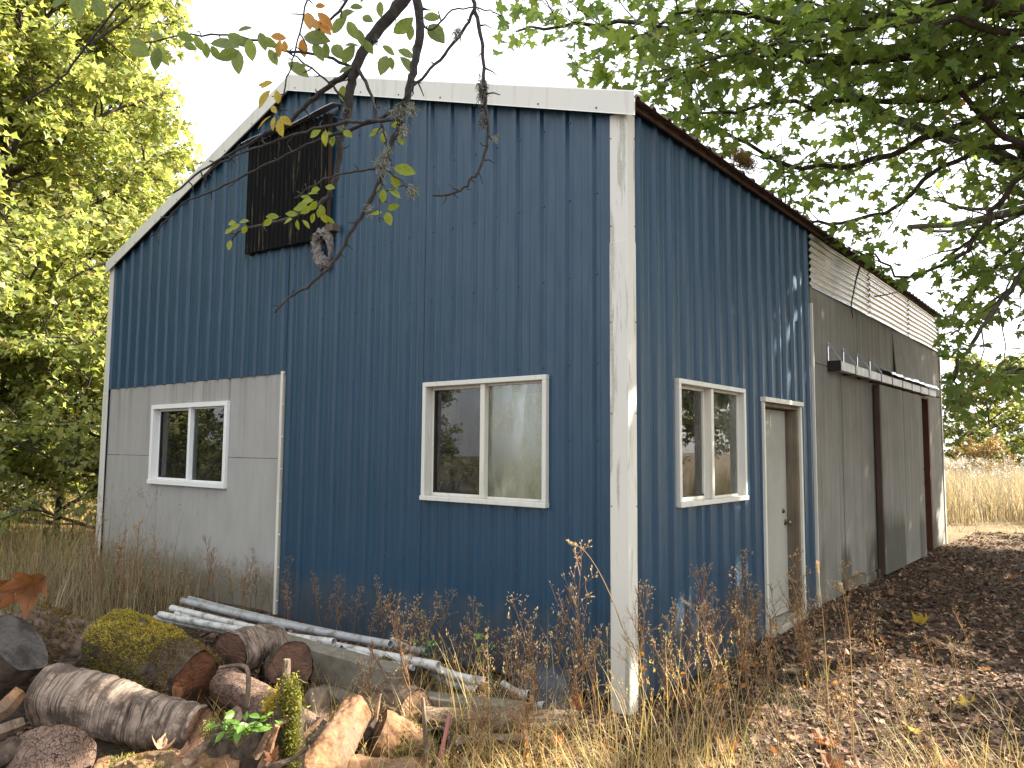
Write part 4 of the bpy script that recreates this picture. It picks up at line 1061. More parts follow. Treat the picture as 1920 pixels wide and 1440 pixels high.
# ------------------------------------------------------------------ logs
def m_bark(kind):
    t = NT('bark_'+kind); co = t.tc()
    if kind == 'cherry':
        b = t.noise(1.0, 6, 0.7, vec=t.mapp((3.5, 3.5, 62)), dist=0.9); n = t.noise(7, 6, 0.7); n3 = t.noise(26, 5, 0.7)
        c = t.mix(t.ramp(b, [(0.36, 0.0), (0.56, 1.0)]), (0.022, 0.018, 0.016), (0.24, 0.22, 0.205))
        c = t.mix(t.math('MULTIPLY', t.ramp(n, [(0.47, 0.0), (0.58, 1.0)]), 0.9), c, t.mix(n3, (0.022, 0.02, 0.018), (0.10, 0.088, 0.078)))
        c = t.mix(t.math('MULTIPLY', t.ramp(n3, [(0.6, 0.0), (0.72, 1.0)]), 0.5), c, (0.38, 0.365, 0.35))
        h = t.math('ADD', b, n3)
    elif kind == 'pine':
        nw = t.n('ShaderNodeTexNoise'); nw.inputs['Scale'].default_value = 14; nw.inputs['Detail'].default_value = 4; t.l(co, nw.inputs['Vector'])
        v = t.n('ShaderNodeTexVoronoi', feature='DISTANCE_TO_EDGE'); v.inputs['Scale'].default_value = 1.0; v.inputs['Randomness'].default_value = 1.0
        mp = t.n('ShaderNodeMapping'); mp.inputs['Scale'].default_value = (62, 62, 26)
        mx = t.mix(0.09, co, nw.outputs['Color']); t.l(mx, mp.inputs[0]); t.l(mp.outputs[0], v.inputs['Vector'])
        cr = t.ramp(v.outputs['Distance'], [(0.0, 0.0), (0.055, 1.0)]); n = t.noise(16, 7, 0.75); br = t.ramp(t.noise(9, 3), [(0.40, 0.0), (0.55, 1.0)])
        c = t.mix(t.ramp(n, [(0.3, 0.0), (0.7, 1.0)]), (0.070, 0.054, 0.047), (0.165, 0.132, 0.118))
        c = t.mix(t.math('MULTIPLY', t.math('SUBTRACT', 1.0, cr), br), c, (0.018, 0.013, 0.011)); h = t.math('ADD', cr, t.math('MULTIPLY', n, 0.8))
    elif kind == 'warm':
        n = t.noise(16, 6, 0.75); n2 = t.noise(3, 4)
        c = t.mix(t.ramp(n, [(0.35, 0.0), (0.65, 1.0)]), (0.06, 0.035, 0.02), (0.22, 0.15, 0.095)); c = t.mix(t.ramp(n2, [(0.45, 0.0), (0.6, 1.0)]), c, t.mix(n, (0.05, 0.042, 0.036), (0.17, 0.145, 0.125))); h = n
    elif kind == 'dark':
        n = t.noise(9, 7, 0.75, vec=t.mapp((1.6, 1.6, 0.9))); c = t.mix(t.ramp(n, [(0.35, 0.0), (0.68, 1.0)]), (0.012, 0.010, 0.009), (0.085, 0.076, 0.066)); h = n
    else:
        n = t.noise(12, 7, 0.75, vec=t.mapp((1.5, 1.5, 0.6))); c = t.mix(t.ramp(n, [(0.33, 0.0), (0.68, 1.0)]), (0.035, 0.029, 0.024), (0.17, 0.148, 0.13)); h = n
    c = t.mix(1.0, c, (1.30, 1.08, 0.90), 'MULTIPLY'); t.col(c).set(rough=0.92, spec=0.2); t.bump(h, 0.9, 0.012); return t.m
BK = {k: m_bark(k) for k in ('cherry', 'pine', 'warm', 'dark', 'grey')}
def m_cut(name, c0, c1, c2):
    t = NT(name); s = sep(t)
    r = t.math('SQRT', t.math('ADD', t.math('MULTIPLY', s[0], s[0]), t.math('MULTIPLY', s[1], s[1])))
    rg = t.math('SINE', t.math('ADD', t.math('MULTIPLY', r, 620), t.math('MULTIPLY', t.noise(9, 3), 9)))
    saw = t.noise(1.0, 4, 0.7, vec=t.mapp((14, 70, 14)))
    c = t.mix(t.ramp(saw, [(0.35, 0.0), (0.68, 1.0)]), c0, c1)
    c = t.mix(t.math('MULTIPLY', t.ramp(rg, [(0.2, 0.0), (1.0, 1.0)]), 0.35), c, c2)
    c = t.mix(t.ramp(t.noise(5, 5), [(0.48, 0.0), (0.62, 1.0)]), c, c2)
    v = t.n('ShaderNodeTexVoronoi', feature='DISTANCE_TO_EDGE'); v.inputs['Scale'].default_value = 7; t.l(t.tc(), v.inputs['Vector'])
    c = t.mix(t.ramp(v.outputs['Distance'], [(0.0, 1.0), (0.012, 0.0)]), c, (0.015, 0.01, 0.008))
    t.col(c).set(rough=0.85, spec=0.2); t.bump(t.math('ADD', saw, rg), 0.25, 0.004); return t.m
CUT = {'brown': m_cut('cut_brown', (0.065, 0.034, 0.022), (0.135, 0.072, 0.046), (0.035, 0.022, 0.017)), 'grey': m_cut('cut_grey', (0.075, 0.066, 0.06), (0.13, 0.115, 0.104), (0.04, 0.035, 0.032)),
       'red': m_cut('cut_red', (0.075, 0.028, 0.014), (0.18, 0.075, 0.036), (0.030, 0.016, 0.011)), 'tan': m_cut('cut_tan', (0.24, 0.14, 0.08), (0.36, 0.24, 0.15), (0.12, 0.075, 0.05))}
MOSS = m_leaf('moss_yellow', [(0.0, (0.22, 0.17, 0.02)), (0.4, (0.42, 0.33, 0.04)), (0.8, (0.52, 0.40, 0.06)), (1.0, (0.24, 0.13, 0.03))], 1.2, 0.3, 0.9)  # yellow brightened in the colour to stand in for sun on the moss
MOSS_G = m_leaf('moss_green', [(0.0, (0.07, 0.085, 0.018)), (0.6, (0.16, 0.16, 0.025)), (1.0, (0.26, 0.23, 0.04))], 1.2, 0.3, 0.9)
MOSS_B = m_leaf('moss_brown', [(0.0, (0.08, 0.05, 0.015)), (0.6, (0.17, 0.11, 0.03)), (1.0, (0.25, 0.17, 0.05))], 1.1, 0.3, 0.9)
SPIKE = (np.array([(-0.16, 0, 0), (0.16, 0, 0), (0.10, 0.55, 0.05), (0, 1.0, 0.16), (-0.10, 0.55, 0.05)]), np.array([(0, 1, 2), (0, 2, 4), (4, 2, 3)]))
def axes_to(d):
    d = unit(d); a = np.array([0, 0, 1.0]) if abs(d[2]) < 0.9 else np.array([1.0, 0, 0]); x = unit(np.cross(a, d)); y = np.cross(d, x); return x, y, d
def moss_tufts(parent, surf, n, size, mat, seed, Mw, name='moss', up=0.0):
    """surf(r, n)-> local points, local normals; keeps those whose world normal points up"""
    r = np.random.default_rng(seed); p, nn = surf(r, n); wn = nn@Mw.T; k = wn[:, 2] > up; p, nn = p[k], nn[k]
    if not len(p): return
    f = unit(nn*0.7+r.normal(0, 0.75, p.shape)); s = size*r.uniform(0.5, 1.3, len(p))
    V, F, R = scatter(*SPIKE, p-nn*size*0.2, f, r.normal(0, 1, p.shape), s); return tag(mk(name, V, F, mat, parent, rnd=R), kind='stuff')
def fb(p, seed, octv=3):
    r = np.random.default_rng(seed+900); out = 0; a = 1.0; tot = 0
    for o in range(octv):
        v = 0
        for k in range(4):
            d = r.normal(0, 1, 3); v = v+np.sin(p@d*(1.9**o)+r.uniform(0, 6.28)+1.3*np.sin(p@r.normal(0, .7, 3)*(1.9**o)))
        out = out+a*v/2.2; tot += a; a *= 0.6
    return out/tot
def make_log(label, A, B, ra, rb, bark, cutA='brown', cutB='brown', seed=0, bend=0.0, rough=0.06, moss=None, name='log', group='logs in the woodpile', tilt=0.0):
    a = P(*A); b = P(*B); L = np.linalg.norm(b-a); X, Y, Z = axes_to(b-a); Mw = np.stack([X, Y, Z], 1)
    e = empty(name, a, label, 'log', group); m = Matrix.Identity(4)
    for i in range(3): m[i][0] = X[i]; m[i][1] = Y[i]; m[i][2] = Z[i]; m[i][3] = a[i]
    e.matrix_world = m
    RA, RB = ra*A[2]/FPX, rb*B[2]/FPX; nt, nz = 64, max(24, int(L/0.012)); nz = min(nz, 90); r = np.random.default_rng(seed); ph = r.uniform(0, 6.28, 8)
    def rad(th, t):
        q = 1+rough*(np.sin(2*th+ph[0]+2*t)+0.6*np.sin(3*th+ph[1]-5*t)+0.5*np.sin(5*th+ph[2]+7*t)+0.5*np.sin(9*t*ph[3]+ph[4]+th))+rough*0.35*np.sin(11*th+13*t+ph[5])*np.cos(23*t+ph[6])
        return (RA+(RB-RA)*t)*q
    def cen(t): return np.array([bend*L*math.sin(math.pi*t), 0.4*bend*L*math.sin(2*math.pi*t+1), t*L])
    V, F = [], []
    TT, TH = np.meshgrid(np.linspace(0, 1, nz+1), 2*math.pi*np.arange(nt)/nt, indexing='ij'); zz = TT*L
    q3 = np.stack([np.cos(TH)*RA, np.sin(TH)*RA, zz], -1)
    if bark == 'cherry': rel_ = 0.007*np.clip(fb(q3*[6, 6, 75], seed, 3)+0.3, -1, 1)+0.006*fb(q3*[14, 14, 14], seed+1, 4)
    elif bark == 'pine': rel_ = 0.0035*fb(q3*[40, 40, 22], seed, 3)+0.005*fb(q3*8, seed+1, 3)
    else: rel_ = 0.009*fb(q3*[20, 20, 9], seed, 4)+0.004*fb(q3*60, seed+1, 2)
    RR = rad(TH, TT)+rel_; CC = np.array([cen(t) for t in np.linspace(0, 1, nz+1)])
    V = np.stack([CC[:, None, 0]+RR*np.cos(TH), CC[:, None, 1]+RR*np.sin(TH), CC[:, None, 2]+tilt*RR*np.cos(TH)*(1-TT)], -1).reshape(-1, 3)
    for i in range(nz):
        for k in range(nt): F.append((i*nt+k, i*nt+(k+1) % nt, (i+1)*nt+(k+1) % nt, (i+1)*nt+k))
    mk('bark', V, F, BK[bark], e, True)
    for t, cm, s in ((0.0, cutA, 1), (1.0, cutB, -1)):
        if not cm: continue
        c = cen(t); W_, G_ = [(c[0], c[1], c[2]+s*0.006)], []
        for j, q in enumerate((0.35, 0.7, 0.93, 1.0)):
            for k in range(nt):
                th = 2*math.pi*k/nt; R_ = rad(th, t)*q*0.985
                W_.append((c[0]+R_*math.cos(th), c[1]+R_*math.sin(th), c[2]+s*(0.006-0.006*(q > .95))+tilt*R_*math.cos(th)*(1-t)+r.normal(0, 0.0012)))
        for k in range(nt): G_.append((0, 1+k, 1+(k+1) % nt))
        for j in range(3):
            for k in range(nt): G_.append((1+j*nt+k, 1+(j+1)*nt+k, 1+(j+1)*nt+(k+1) % nt, 1+j*nt+(k+1) % nt))
        mk('cut_face', W_, G_, CUT[cm], e)
    if moss:
        for (n, size, mat, t0, t1, up, puff) in moss:
            def surf(rr, n):
                t = rr.uniform(t0, t1, n); th = rr.uniform(0, 6.283, n); lump = 0.5+0.5*vnoise(th*2.2, t*5.0, 1.0, seed)+0.35*vnoise(th*6, t*16, 1.0, seed+2); keepm = (lump > 0.12); t, th, lump = t[keepm], th[keepm], lump[keepm]; R_ = rad(th, t)+puff*np.clip(lump, 0, 1.4)*(0.55+0.45*rr.random(len(t)))
                cc = np.array([cen(x) for x in t]); nn = np.stack([np.cos(th), np.sin(th), 0*th], 1); return cc+nn*R_[:, None], nn
            moss_tufts(e, surf, n, size, mat, seed+3, Mw, up=up)
    return e
make_log('mossy-flanked log with a weathered grey cut end at the upper left of the pile', (25, 1187, 5.1), (165, 1232, 5.2), 60, 52, 'grey', 'grey', 'brown', 1, moss=[(2600, 0.032, MOSS_B, 0.08, 0.8, -0.75, 0.02)])
make_log('dark barked log cut by the left frame edge', (36, 1205, 4.55), (-90, 1300, 4.5), 66, 70, 'dark', 'grey', 'brown', 2, tilt=0.0)
make_log('thin white-barked log with a broken end behind the mossy-flanked one', (85, 1160, 5.35), (172, 1200, 5.3), 17, 19, 'cherry', 'grey', 'grey', 3)
make_log('thick log smothered in yellow moss with a red-brown cut end', (372, 1283, 4.45), (222, 1205, 4.95), 57, 64, 'dark', 'red', 'brown', 4, rough=0.08, moss=[(20000, 0.0135, MOSS, 0.30, 1.0, 0.3, 0.035), (17000, 0.013, MOSS_G, 0.25, 0.98, -0.9, 0.024), (13000, 0.014, MOSS_B, 0.02, 0.8, -0.3, 0.032)])
make_log('grey ring-barked log lying beside the end of the square beam', (432, 1226, 4.7), (512, 1204, 5.1), 37, 36, 'cherry', 'brown', 'brown', 5)
make_log('log showing a round dark-rimmed cut end toward the viewer in front of the beam', (546, 1249, 4.6), (525, 1262, 4.95), 42, 40, 'dark', 'brown', 'brown', 6)
make_log('silver ring-barked log lying across the front of the pile', (92, 1305, 3.9), (372, 1372, 3.7), 56, 42, 'cherry', 'grey', 'brown', 7, bend=0.02, rough=0.05)
make_log('stout log with plated pinkish bark in the bottom left corner', (108, 1408, 3.3), (25, 1600, 2.85), 66, 74, 'pine', 'brown', 'brown', 8, rough=0.04)
make_log('low log strewn with dead leaves and moss at the bottom edge', (180, 1492, 3.2), (450, 1462, 3.35), 62, 52, 'warm', 'brown', 'brown', 9, moss=[(1500, 0.022, MOSS_G, 0.05, 0.5, 0.2, 0.01)])
make_log('pale plated log passing behind the mossy stump', (420, 1278, 4.5), (615, 1392, 3.95), 30, 31, 'pine', 'brown', 'tan', 10)
make_log('short silvery upright log end beside the stump', (596, 1302, 4.45), (585, 1400, 4.2), 21, 24, 'grey', 'grey', 'grey', 11)
make_log('sunlit tan log leaning up with a split orange end', (672, 1328, 4.05), (575, 1480, 3.5), 31, 42, 'warm', 'tan', 'brown', 12, rough=0.05, tilt=0.5)
make_log('moss-capped log lying against the pipes behind the ringed log', (690, 1290, 4.75), (775, 1262, 5.15), 36, 40, 'dark', 'brown', 'grey', 13, rough=0.09, moss=[(2200, 0.022, MOSS_G, 0.0, 0.7, 0.0, 0.012)])
make_log('log with a split ringed tan cut end facing the viewer', (782, 1336, 4.45), (705, 1306, 4.85), 38, 36, 'grey', 'tan', 'brown', 14)
make_log('tan log with green moss on its flank and a dark cut end', (706, 1372, 4.0), (800, 1416, 4.05), 40, 36, 'warm', 'brown', 'brown', 15, moss=[(2600, 0.018, MOSS_G, 0.35, 1.0, -0.3, 0.008)])
make_log('pale bare log lying in the sun at the bottom edge', (640, 1462, 3.75), (800, 1468, 3.8), 42, 38, 'warm', 'tan', 'tan', 16)
make_log('long thin grey log half sunk in the straw', (790, 1350, 4.4), (1080, 1352, 4.55), 20, 17, 'grey', 'brown', 'brown', 17, bend=0.02, moss=[(500, 0.014, MOSS_G, 0.0, 0.3, 0.2, 0.004)])
make_log('mossy dark stub propped across the white pipes', (905, 1285, 4.85), (955, 1325, 4.75), 20, 24, 'dark', 'grey', 'brown', 18, moss=[(900, 0.015, MOSS_G, 0.2, 1.0, -0.2, 0.006)])
make_log('dark log lying deep in the gap under the ring-barked log', (60, 1430, 3.9), (420, 1420, 4.0), 60, 60, 'dark', 'brown', 'brown', 19)
make_log('dark log lying under the moss-smothered one', (120, 1285, 5.0), (420, 1340, 4.6), 50, 50, 'dark', 'brown', 'brown', 20)
make_log('dark log under the upper left of the pile', (-40, 1330, 4.6), (150, 1300, 5.0), 60, 60, 'dark', 'brown', 'brown', 21)
make_log('small dark log end peeking between the upper left logs', (140, 1243, 4.95), (185, 1260, 5.0), 24, 24, 'dark', 'brown', 'brown', 22)

def shard(label, ctrl, w, h, mat, name='split_wood', cat='wood', group='split pieces in the woodpile'):
    """irregular split stick with a wedge section"""
    c = spline([(x, y, d) for x, y, d in ctrl], 4); pts = np.array([P(*q) for q in c]); r = np.random.default_rng(abs(int(ctrl[0][0])))
    V, F = tube_arr(pts, np.linspace(w, h, len(pts))*np.mean(c[:, 2])/FPX, 5, 0.13)
    return tag(mk(name, V, F, mat, smooth=False), label, cat, group)
shard('grey split piece with a forked end at the left edge', [(-160, 1395, 3.1), (-40, 1382, 3.3), (42, 1356, 3.45)], 20, 13, BK['grey'])
shard('orange-edged split piece above the forked one at the left edge', [(-120, 1385, 3.5), (-10, 1340, 3.62), (38, 1296, 3.72)], 20, 14, BK['warm'])
shard('knotty dark piece below the forked one at the left edge', [(-150, 1500, 2.9), (-20, 1440, 3.1), (34, 1392, 3.22)], 26, 20, BK['dark'])
shard('dark split wedge wedged between the tan log and the ringed log', [(628, 1425, 3.9), (668, 1398, 4.0), (705, 1352, 4.15)], 14, 9, BK['dark'])
shard('grey bark slab lying in the straw below the long thin log', [(850, 1392, 4.15), (920, 1384, 4.2), (1000, 1388, 4.25)], 13, 8, BK['grey'])
shard('brown split stick lying across the low log at the bottom', [(215, 1432, 3.25), (290, 1415, 3.3), (365, 1420, 3.3)], 9, 6, BK['warm'])
shard('dark broken branch jutting between the moss-smothered and the ring-barked logs', [(150, 1262, 4.6), (190, 1268, 4.5), (240, 1298, 4.3)], 10, 6, BK['dark'])
shard('rust-brown sliver leaning between the stump and the tan log', [(535, 1408, 3.7), (575, 1375, 3.75), (612, 1338, 3.8)], 7, 3, BK['warm'])
shard('splintered brown stick between the silver log and the stump', [(345, 1432, 3.2), (385, 1395, 3.25), (420, 1362, 3.3)], 9, 6, BK['dark'])
shard('bent pale twig hooking out of the red-brown cut end', [(412, 1252, 4.0), (440, 1248, 3.98), (462, 1252, 3.96), (466, 1280, 3.94), (463, 1325, 3.92)], 4, 5, BK['grey'], 'twig')
shard('upright bare stick beside the split tan log', [(712, 1300, 4.2), (704, 1350, 4.15), (698, 1400, 4.1), (702, 1430, 4.05)], 4, 5, BK['warm'], 'twig')
shard('pale cut cane standing in front of the ringed log', [(792, 1308, 3.9), (797, 1370, 3.85), (802, 1450, 3.8)], 4, 5, BK['grey'], 'twig')
shard('red bramble cane arching beside the pale cane', [(842, 1342, 3.9), (832, 1390, 3.85), (815, 1460, 3.8)], 4, 5, m_plain('red_cane', (0.25, 0.09, 0.08), 0.6), 'twig')
shard('thin straight twig leaning over the moss-capped log', [(765, 1310, 4.6), (735, 1285, 4.65), (690, 1210, 4.75)], 3.5, 2, BK['grey'], 'twig')

# root stump with moss and spikes
def build_stump():
    b = P(475, 1520, 3.45); b[2] = gz(b[0], b[1]); e = empty('stump', b, 'upturned mossy root stump with broken spikes at the bottom of the pile', 'stump')
    c = P(470, 1400, 3.45); r = np.random.default_rng(9); nt, nz = 36, 20; V, F = [], []
    H = P(470, 1362, 3.45)[2]-b[2]
    for i in range(nz+1):
        t = i/nz
        for k in range(nt):
            th = 2*math.pi*k/nt
            R_ = (0.25-0.08*t)*(1+0.12*math.sin(3*th+1)+0.12*math.sin(5*th+2*t*3)+0.10*math.sin(9*th+t*6)+0.06*math.sin(17*th+t*11)+r.normal(0, .05))
            top = 0.05*max(0, math.sin(3*th+2.2))*t*t+0.03*math.sin(7*th)*t+r.normal(0, .012)*t
            q = R_*(1-0.55*max(0, t-.85)/.15)
            V.append((q*math.cos(th), q*math.sin(th), H*t+top))
    for i in range(nz):
        for k in range(nt): F.append((i*nt+k, i*nt+(k+1) % nt, (i+1)*nt+(k+1) % nt, (i+1)*nt+k))
    F.append(tuple(nz*nt+k for k in range(nt)))
    mk('stump_body', V, F, BK['dark'], e, True)
    Varr = np.array(V)
    def sp(ctrl, w0, w1, mat=BK['grey']):
        cc = spline(ctrl, 4); V2, F2 = tube_arr(np.array([P(*q) for q in cc]), np.linspace(w0, w1, len(cc))*3.45/FPX, 7, 0.3); mk('root_spike', np.array(V2)-b, F2, mat, e)
    sp([(505, 1400, 3.45), (522, 1345, 3.42), (533, 1290, 3.4), (538, 1236, 3.4)], 17, 6)
    sp([(455, 1370, 3.5), (500, 1335, 3.5), (545, 1295, 3.5)], 15, 8, BK['dark'])
    sp([(545, 1440, 3.4), (552, 1370, 3.42), (545, 1300, 3.44)], 24, 14, BK['dark'])
    sp([(430, 1440, 3.4), (395, 1460, 3.35), (360, 1480, 3.3)], 22, 12, BK['dark'])
    sp([(480, 1420, 3.3), (510, 1370, 3.32), (545, 1345, 3.35)], 8, 4, BK['warm'])
    sp([(500, 1440, 3.2), (545, 1425, 3.2), (580, 1400, 3.2)], 6, 3, BK['grey'])
    sp([(490, 1450, 3.22), (505, 1400, 3.2), (520, 1360, 3.2)], 9, 5, BK['warm'])
    def patch(cs, n, rad, size, mat):
        lp = []
        for (x, y, d) in cs:
            for k in range(n): lp.append(P(x+r.normal(0, rad), y+r.normal(0, rad*1.3), d-0.03+r.normal(0, .02))-b)
        lp = np.array(lp); f = unit(-_cf*0.5+_u2*0.6+r.normal(0, .7, lp.shape)); V3, F3, R3 = scatter(*SPIKE, lp, f, r.normal(0, 1, lp.shape), size*r.uniform(.5, 1.3, len(lp))); tag(mk('moss', V3, F3, mat, e, rnd=R3), kind='stuff')
    patch([(546, 1285+10*k, 3.40) for k in range(16)], 230, 9, 0.020, MOSS_G)
    patch([(500+8*k, 1328-7*k, 3.44) for k in range(6)], 160, 7, 0.018, MOSS)
    patch([(385+9*k, 1375-3*k, 3.36) for k in range(4)], 90, 8, 0.016, MOSS_G)
build_stump()

def leafy_sprig(label, stems, leafsz, mat, nl, seed, name='leafy_weed', cat='weed', group=None, stemmat=None, tmpl=OVAL):
    """stems: lists of world control points; leaves are parts of their own"""
    r = np.random.default_rng(seed); base = np.array(stems[0][0]); e = empty(name, base, label, cat, group); mb = MB(); lp, lf, ln, ls = [], [], [], []
    for ctrl in stems:
        p = spline(ctrl, 5); mb.tube(p, np.linspace(0.003, 0.0012, len(p)), 4)
        for k in range(nl):
            q = p[int((0.25+0.75*(k+.5)/nl)*(len(p)-1))]; f = unit(np.array([r.normal(0, 1), r.normal(0, 1), r.normal(.1, .4)])); lp.append(q); lf.append(f); ln.append(unit(np.array([0, 0, 1])+r.normal(0, .35, 3)-_cf*.4)); ls.append(leafsz*r.uniform(.6, 1.2))
    mb.build('stem', stemmat or STEM, e, rel=base)
    me = bpy.data.meshes.new('leaf'); me.from_pydata(tmpl[0].tolist(), [], tmpl[1].tolist()); me.materials.append(mat)
    single_leaves(e, base, me, np.array(lp), np.array(lf), np.array(ln), np.array(ls)); return e
STEM = m_plain('dry_stem', (0.16, 0.095, 0.05), 0.8)
STRAWM = m_leaf('straw', [(0.0, (0.32, 0.20, 0.07)), (0.5, (0.46, 0.33, 0.13)), (0.85, (0.55, 0.43, 0.20)), (1.0, (0.26, 0.27, 0.07))], 1.3, 0.35, 0.6)
HAY = m_leaf('hay_grey', [(0.0, (0.17, 0.13, 0.07)), (0.5, (0.27, 0.21, 0.12)), (0.85, (0.33, 0.27, 0.16)), (1.0, (0.12, 0.13, 0.05))], 1.2, 0.3, 0.7)
MEADOW = m_leaf('meadow_grass', [(0.0, (0.24, 0.185, 0.085)), (0.5, (0.36, 0.29, 0.155)), (0.9, (0.44, 0.37, 0.24)), (1.0, (0.19, 0.21, 0.09))], 1.1, 0.3, 0.7, veins=True)
GREENLEAF = m_leaf('weed_leaf_green', [(0.0, (0.09, 0.19, 0.03)), (1.0, (0.17, 0.29, 0.06))], 1.3, 0.4)
DRYSTEM = m_leaf('weed_dry', [(0.0, (0.14, 0.075, 0.035)), (1.0, (0.26, 0.14, 0.06))], 1.0, 0.15, 0.7)
BUD = m_leaf('weed_bud', [(0.0, (0.34, 0.24, 0.13)), (1.0, (0.52, 0.40, 0.25))], 1.2, 0.3, 0.7)
DARKSTEM = m_plain('weed_dark', (0.055, 0.035, 0.025), 0.8)
s0 = P(445, 1400, 3.2)
leafy_sprig('fresh green weed sprouting from the mossy stump', [[s0, P(440+dx*.5, 1365, 3.2), P(440+dx, 1340+dy, 3.18)] for dx, dy in ((-20, -8), (0, -14), (30, -6), (70, -2), (90, 8), (10, 25), (-45, 12), (55, 30))], 0.055, GREENLEAF, 5, 3)

# ------------------------------------------------------------------ beam, boards and white pipes
def plank(label, a, b, w, h, mat, name='timber', roll=(0, 0, 1)):
    mb = MB(); mb.obox(a, b, w, h, roll)
    bm = bmesh.new(); vs = [bm.verts.new(v) for v in mb.v]; [bm.faces.new([vs[i] for i in f]) for f in mb.f]
    bmesh.ops.recalc_face_normals(bm, faces=bm.faces[:]); bmesh.ops.bevel(bm, geom=bm.edges[:], offset=0.006, segments=1, affect='EDGES')
    me = bpy.data.meshes.new(name); bm.to_mesh(me); bm.free(); me.materials.append(mat); o = bpy.data.objects.new(name, me); COL.objects.link(o); return tag(o, label, 'timber')
GREYWOOD = m_ply('old_beam', (0.12, 0.105, 0.08), (0.21, 0.19, 0.15), (0.07, 0.065, 0.04), 14, 14, 0.5)
plank('square grey weathered beam lying under the white pipes', Pz(515, 1217, 0.28), Pz(748, 1283, 0.20), 0.16, 0.19, GREYWOOD)
plank('olive board end under the right half of the white pipes', Pz(790, 1312, 0.13), Pz(985, 1332, 0.09), 0.14, 0.07, GREYWOOD)
plank('short olive board between beam and split logs', Pz(600, 1292, 0.12), Pz(700, 1330, 0.10), 0.12, 0.05, GREYWOOD)
plank('mossy plank flat in the litter by the door', Pz(1480, 1222, 0.035), Pz(1610, 1172, 0.04), 0.07, 0.04, BK['dark'])
def m_pvc(name, c):
    t = NT(name); n = t.noise(14, 5, 0.7); c2 = t.mix(t.ramp(n, [(0.46, 0.0), (0.66, 1.0)]), c, (0.13, 0.115, 0.085)); t.col(c2).set(rough=0.4); return t.m
PVC, PVCG = m_pvc('white_pvc', (0.47, 0.47, 0.45)), m_pvc('grey_pvc', (0.30, 0.31, 0.32)); BLK = m_plain('black_plastic', (0.015, 0.015, 0.016), 0.4)
def pipe(label, a, b, r, mat, sag=0.0, name='pipe'):
    a, b = np.array(a), np.array(b); pts = np.array([a+(b-a)*t+np.array([0, 0, -sag*math.sin(math.pi*t)]) for t in np.linspace(0, 1, 9)])
    V, F = tube_arr(pts, r, 16, 0, False); V2, F2 = tube_arr(pts, r*0.86, 16, 0, False); n = len(V)
    F = list(F)+[tuple(n+i for i in f[::-1]) for f in F2]
    for m0 in (0, len(pts)-1):
        for k in range(16): F.append((m0*16+k, m0*16+(k+1) % 16, n+m0*16+(k+1) % 16, n+m0*16+k))
    return tag(mk(name, V+V2, F, mat, smooth=False), label, 'pipe', 'pipes along the front wall')
for (x0, y0, z0, x1, y1, z1, r, mt, lb) in [
    (342, 1126, 0.34, 732, 1208, 0.34, 0.030, PVCG, 'grey pipe on top of the stack with an open dark end'),
    (355, 1122, 0.30, 758, 1213, 0.30, 0.027, PVCG, 'thin grey pipe furthest back, its end just past the top pipe'),
    (322, 1140, 0.32, 822, 1248, 0.31, 0.031, PVC, 'long white pipe in the middle of the stack'),
    (300, 1152, 0.34, 626, 1204, 0.36, 0.030, PVC, 'white pipe ending in an open hole above the beam'),
    (330, 1150, 0.29, 792, 1243, 0.28, 0.024, PVC, 'white pipe tucked under the long middle pipe'),
    (290, 1158, 0.30, 640, 1215, 0.32, 0.022, PVCG, 'grey pipe lowest at the left of the stack'),
    (640, 1212, 0.31, 775, 1252, 0.28, 0.020, PVC, 'thin white pipe resting along the front of the beam'),
    (735, 1200, 0.25, 800, 1222, 0.22, 0.030, PVCG, 'short grey pipe piece behind the stack end'),
    (800, 1246, 0.24, 912, 1278, 0.20, 0.032, PVC, 'white pipe piece between the moss-capped log and the stub'),
    (812, 1262, 0.18, 900, 1293, 0.15, 0.030, PVC, 'lower white pipe piece left of the mossy stub'),
    (940, 1282, 0.16, 992, 1303, 0.12, 0.034, PVC, 'white pipe piece right of the mossy stub'),
    (980, 1302, 0.09, 1022, 1325, 0.06, 0.036, PVC, 'stubby white pipe with dark mouth near the straw'),
    (1030, 1305, 0.07, 1062, 1320, 0.05, 0.025, PVC, 'small white pipe scrap nearest the corner post')]:
    pipe(lb, Pz(x0, y0, z0), Pz(x1, y1, z1), r*0.88, mt, 0.02)
pipe('black drain pipe mouth between the logs', P(818, 1392, 4.0), P(850, 1402, 4.5), 0.075, BLK, 0, 'drain_pipe')
def build_tub():
    e = empty('dark_tub', (-0.47, -0.30, gz(-.47, -.3)), 'dark rounded tub overturned against the wall behind the weeds', 'tub')
    prof = [(0.225, 0.0), (0.232, 0.03), (0.222, 0.04), (0.21, 0.16), (0.19, 0.24), (0.14, 0.285), (0.05, 0.30), (0.0, 0.30)]; V, F = [], []
    for q, (r, z) in enumerate(prof):
        for k in range(28): a = 2*math.pi*k/28; V.append((r*math.cos(a), r*0.85*math.sin(a), z))
    for q in range(len(prof)-1):
        for k in range(28): F.append((q*28+k, q*28+(k+1) % 28, q*28+28+(k+1) % 28, q*28+28+k))
    mk('shell', V, F, m_plain('tub_dark', (0.03, 0.04, 0.055), 0.5, sc=30, var=.6), e, True)
build_tub()
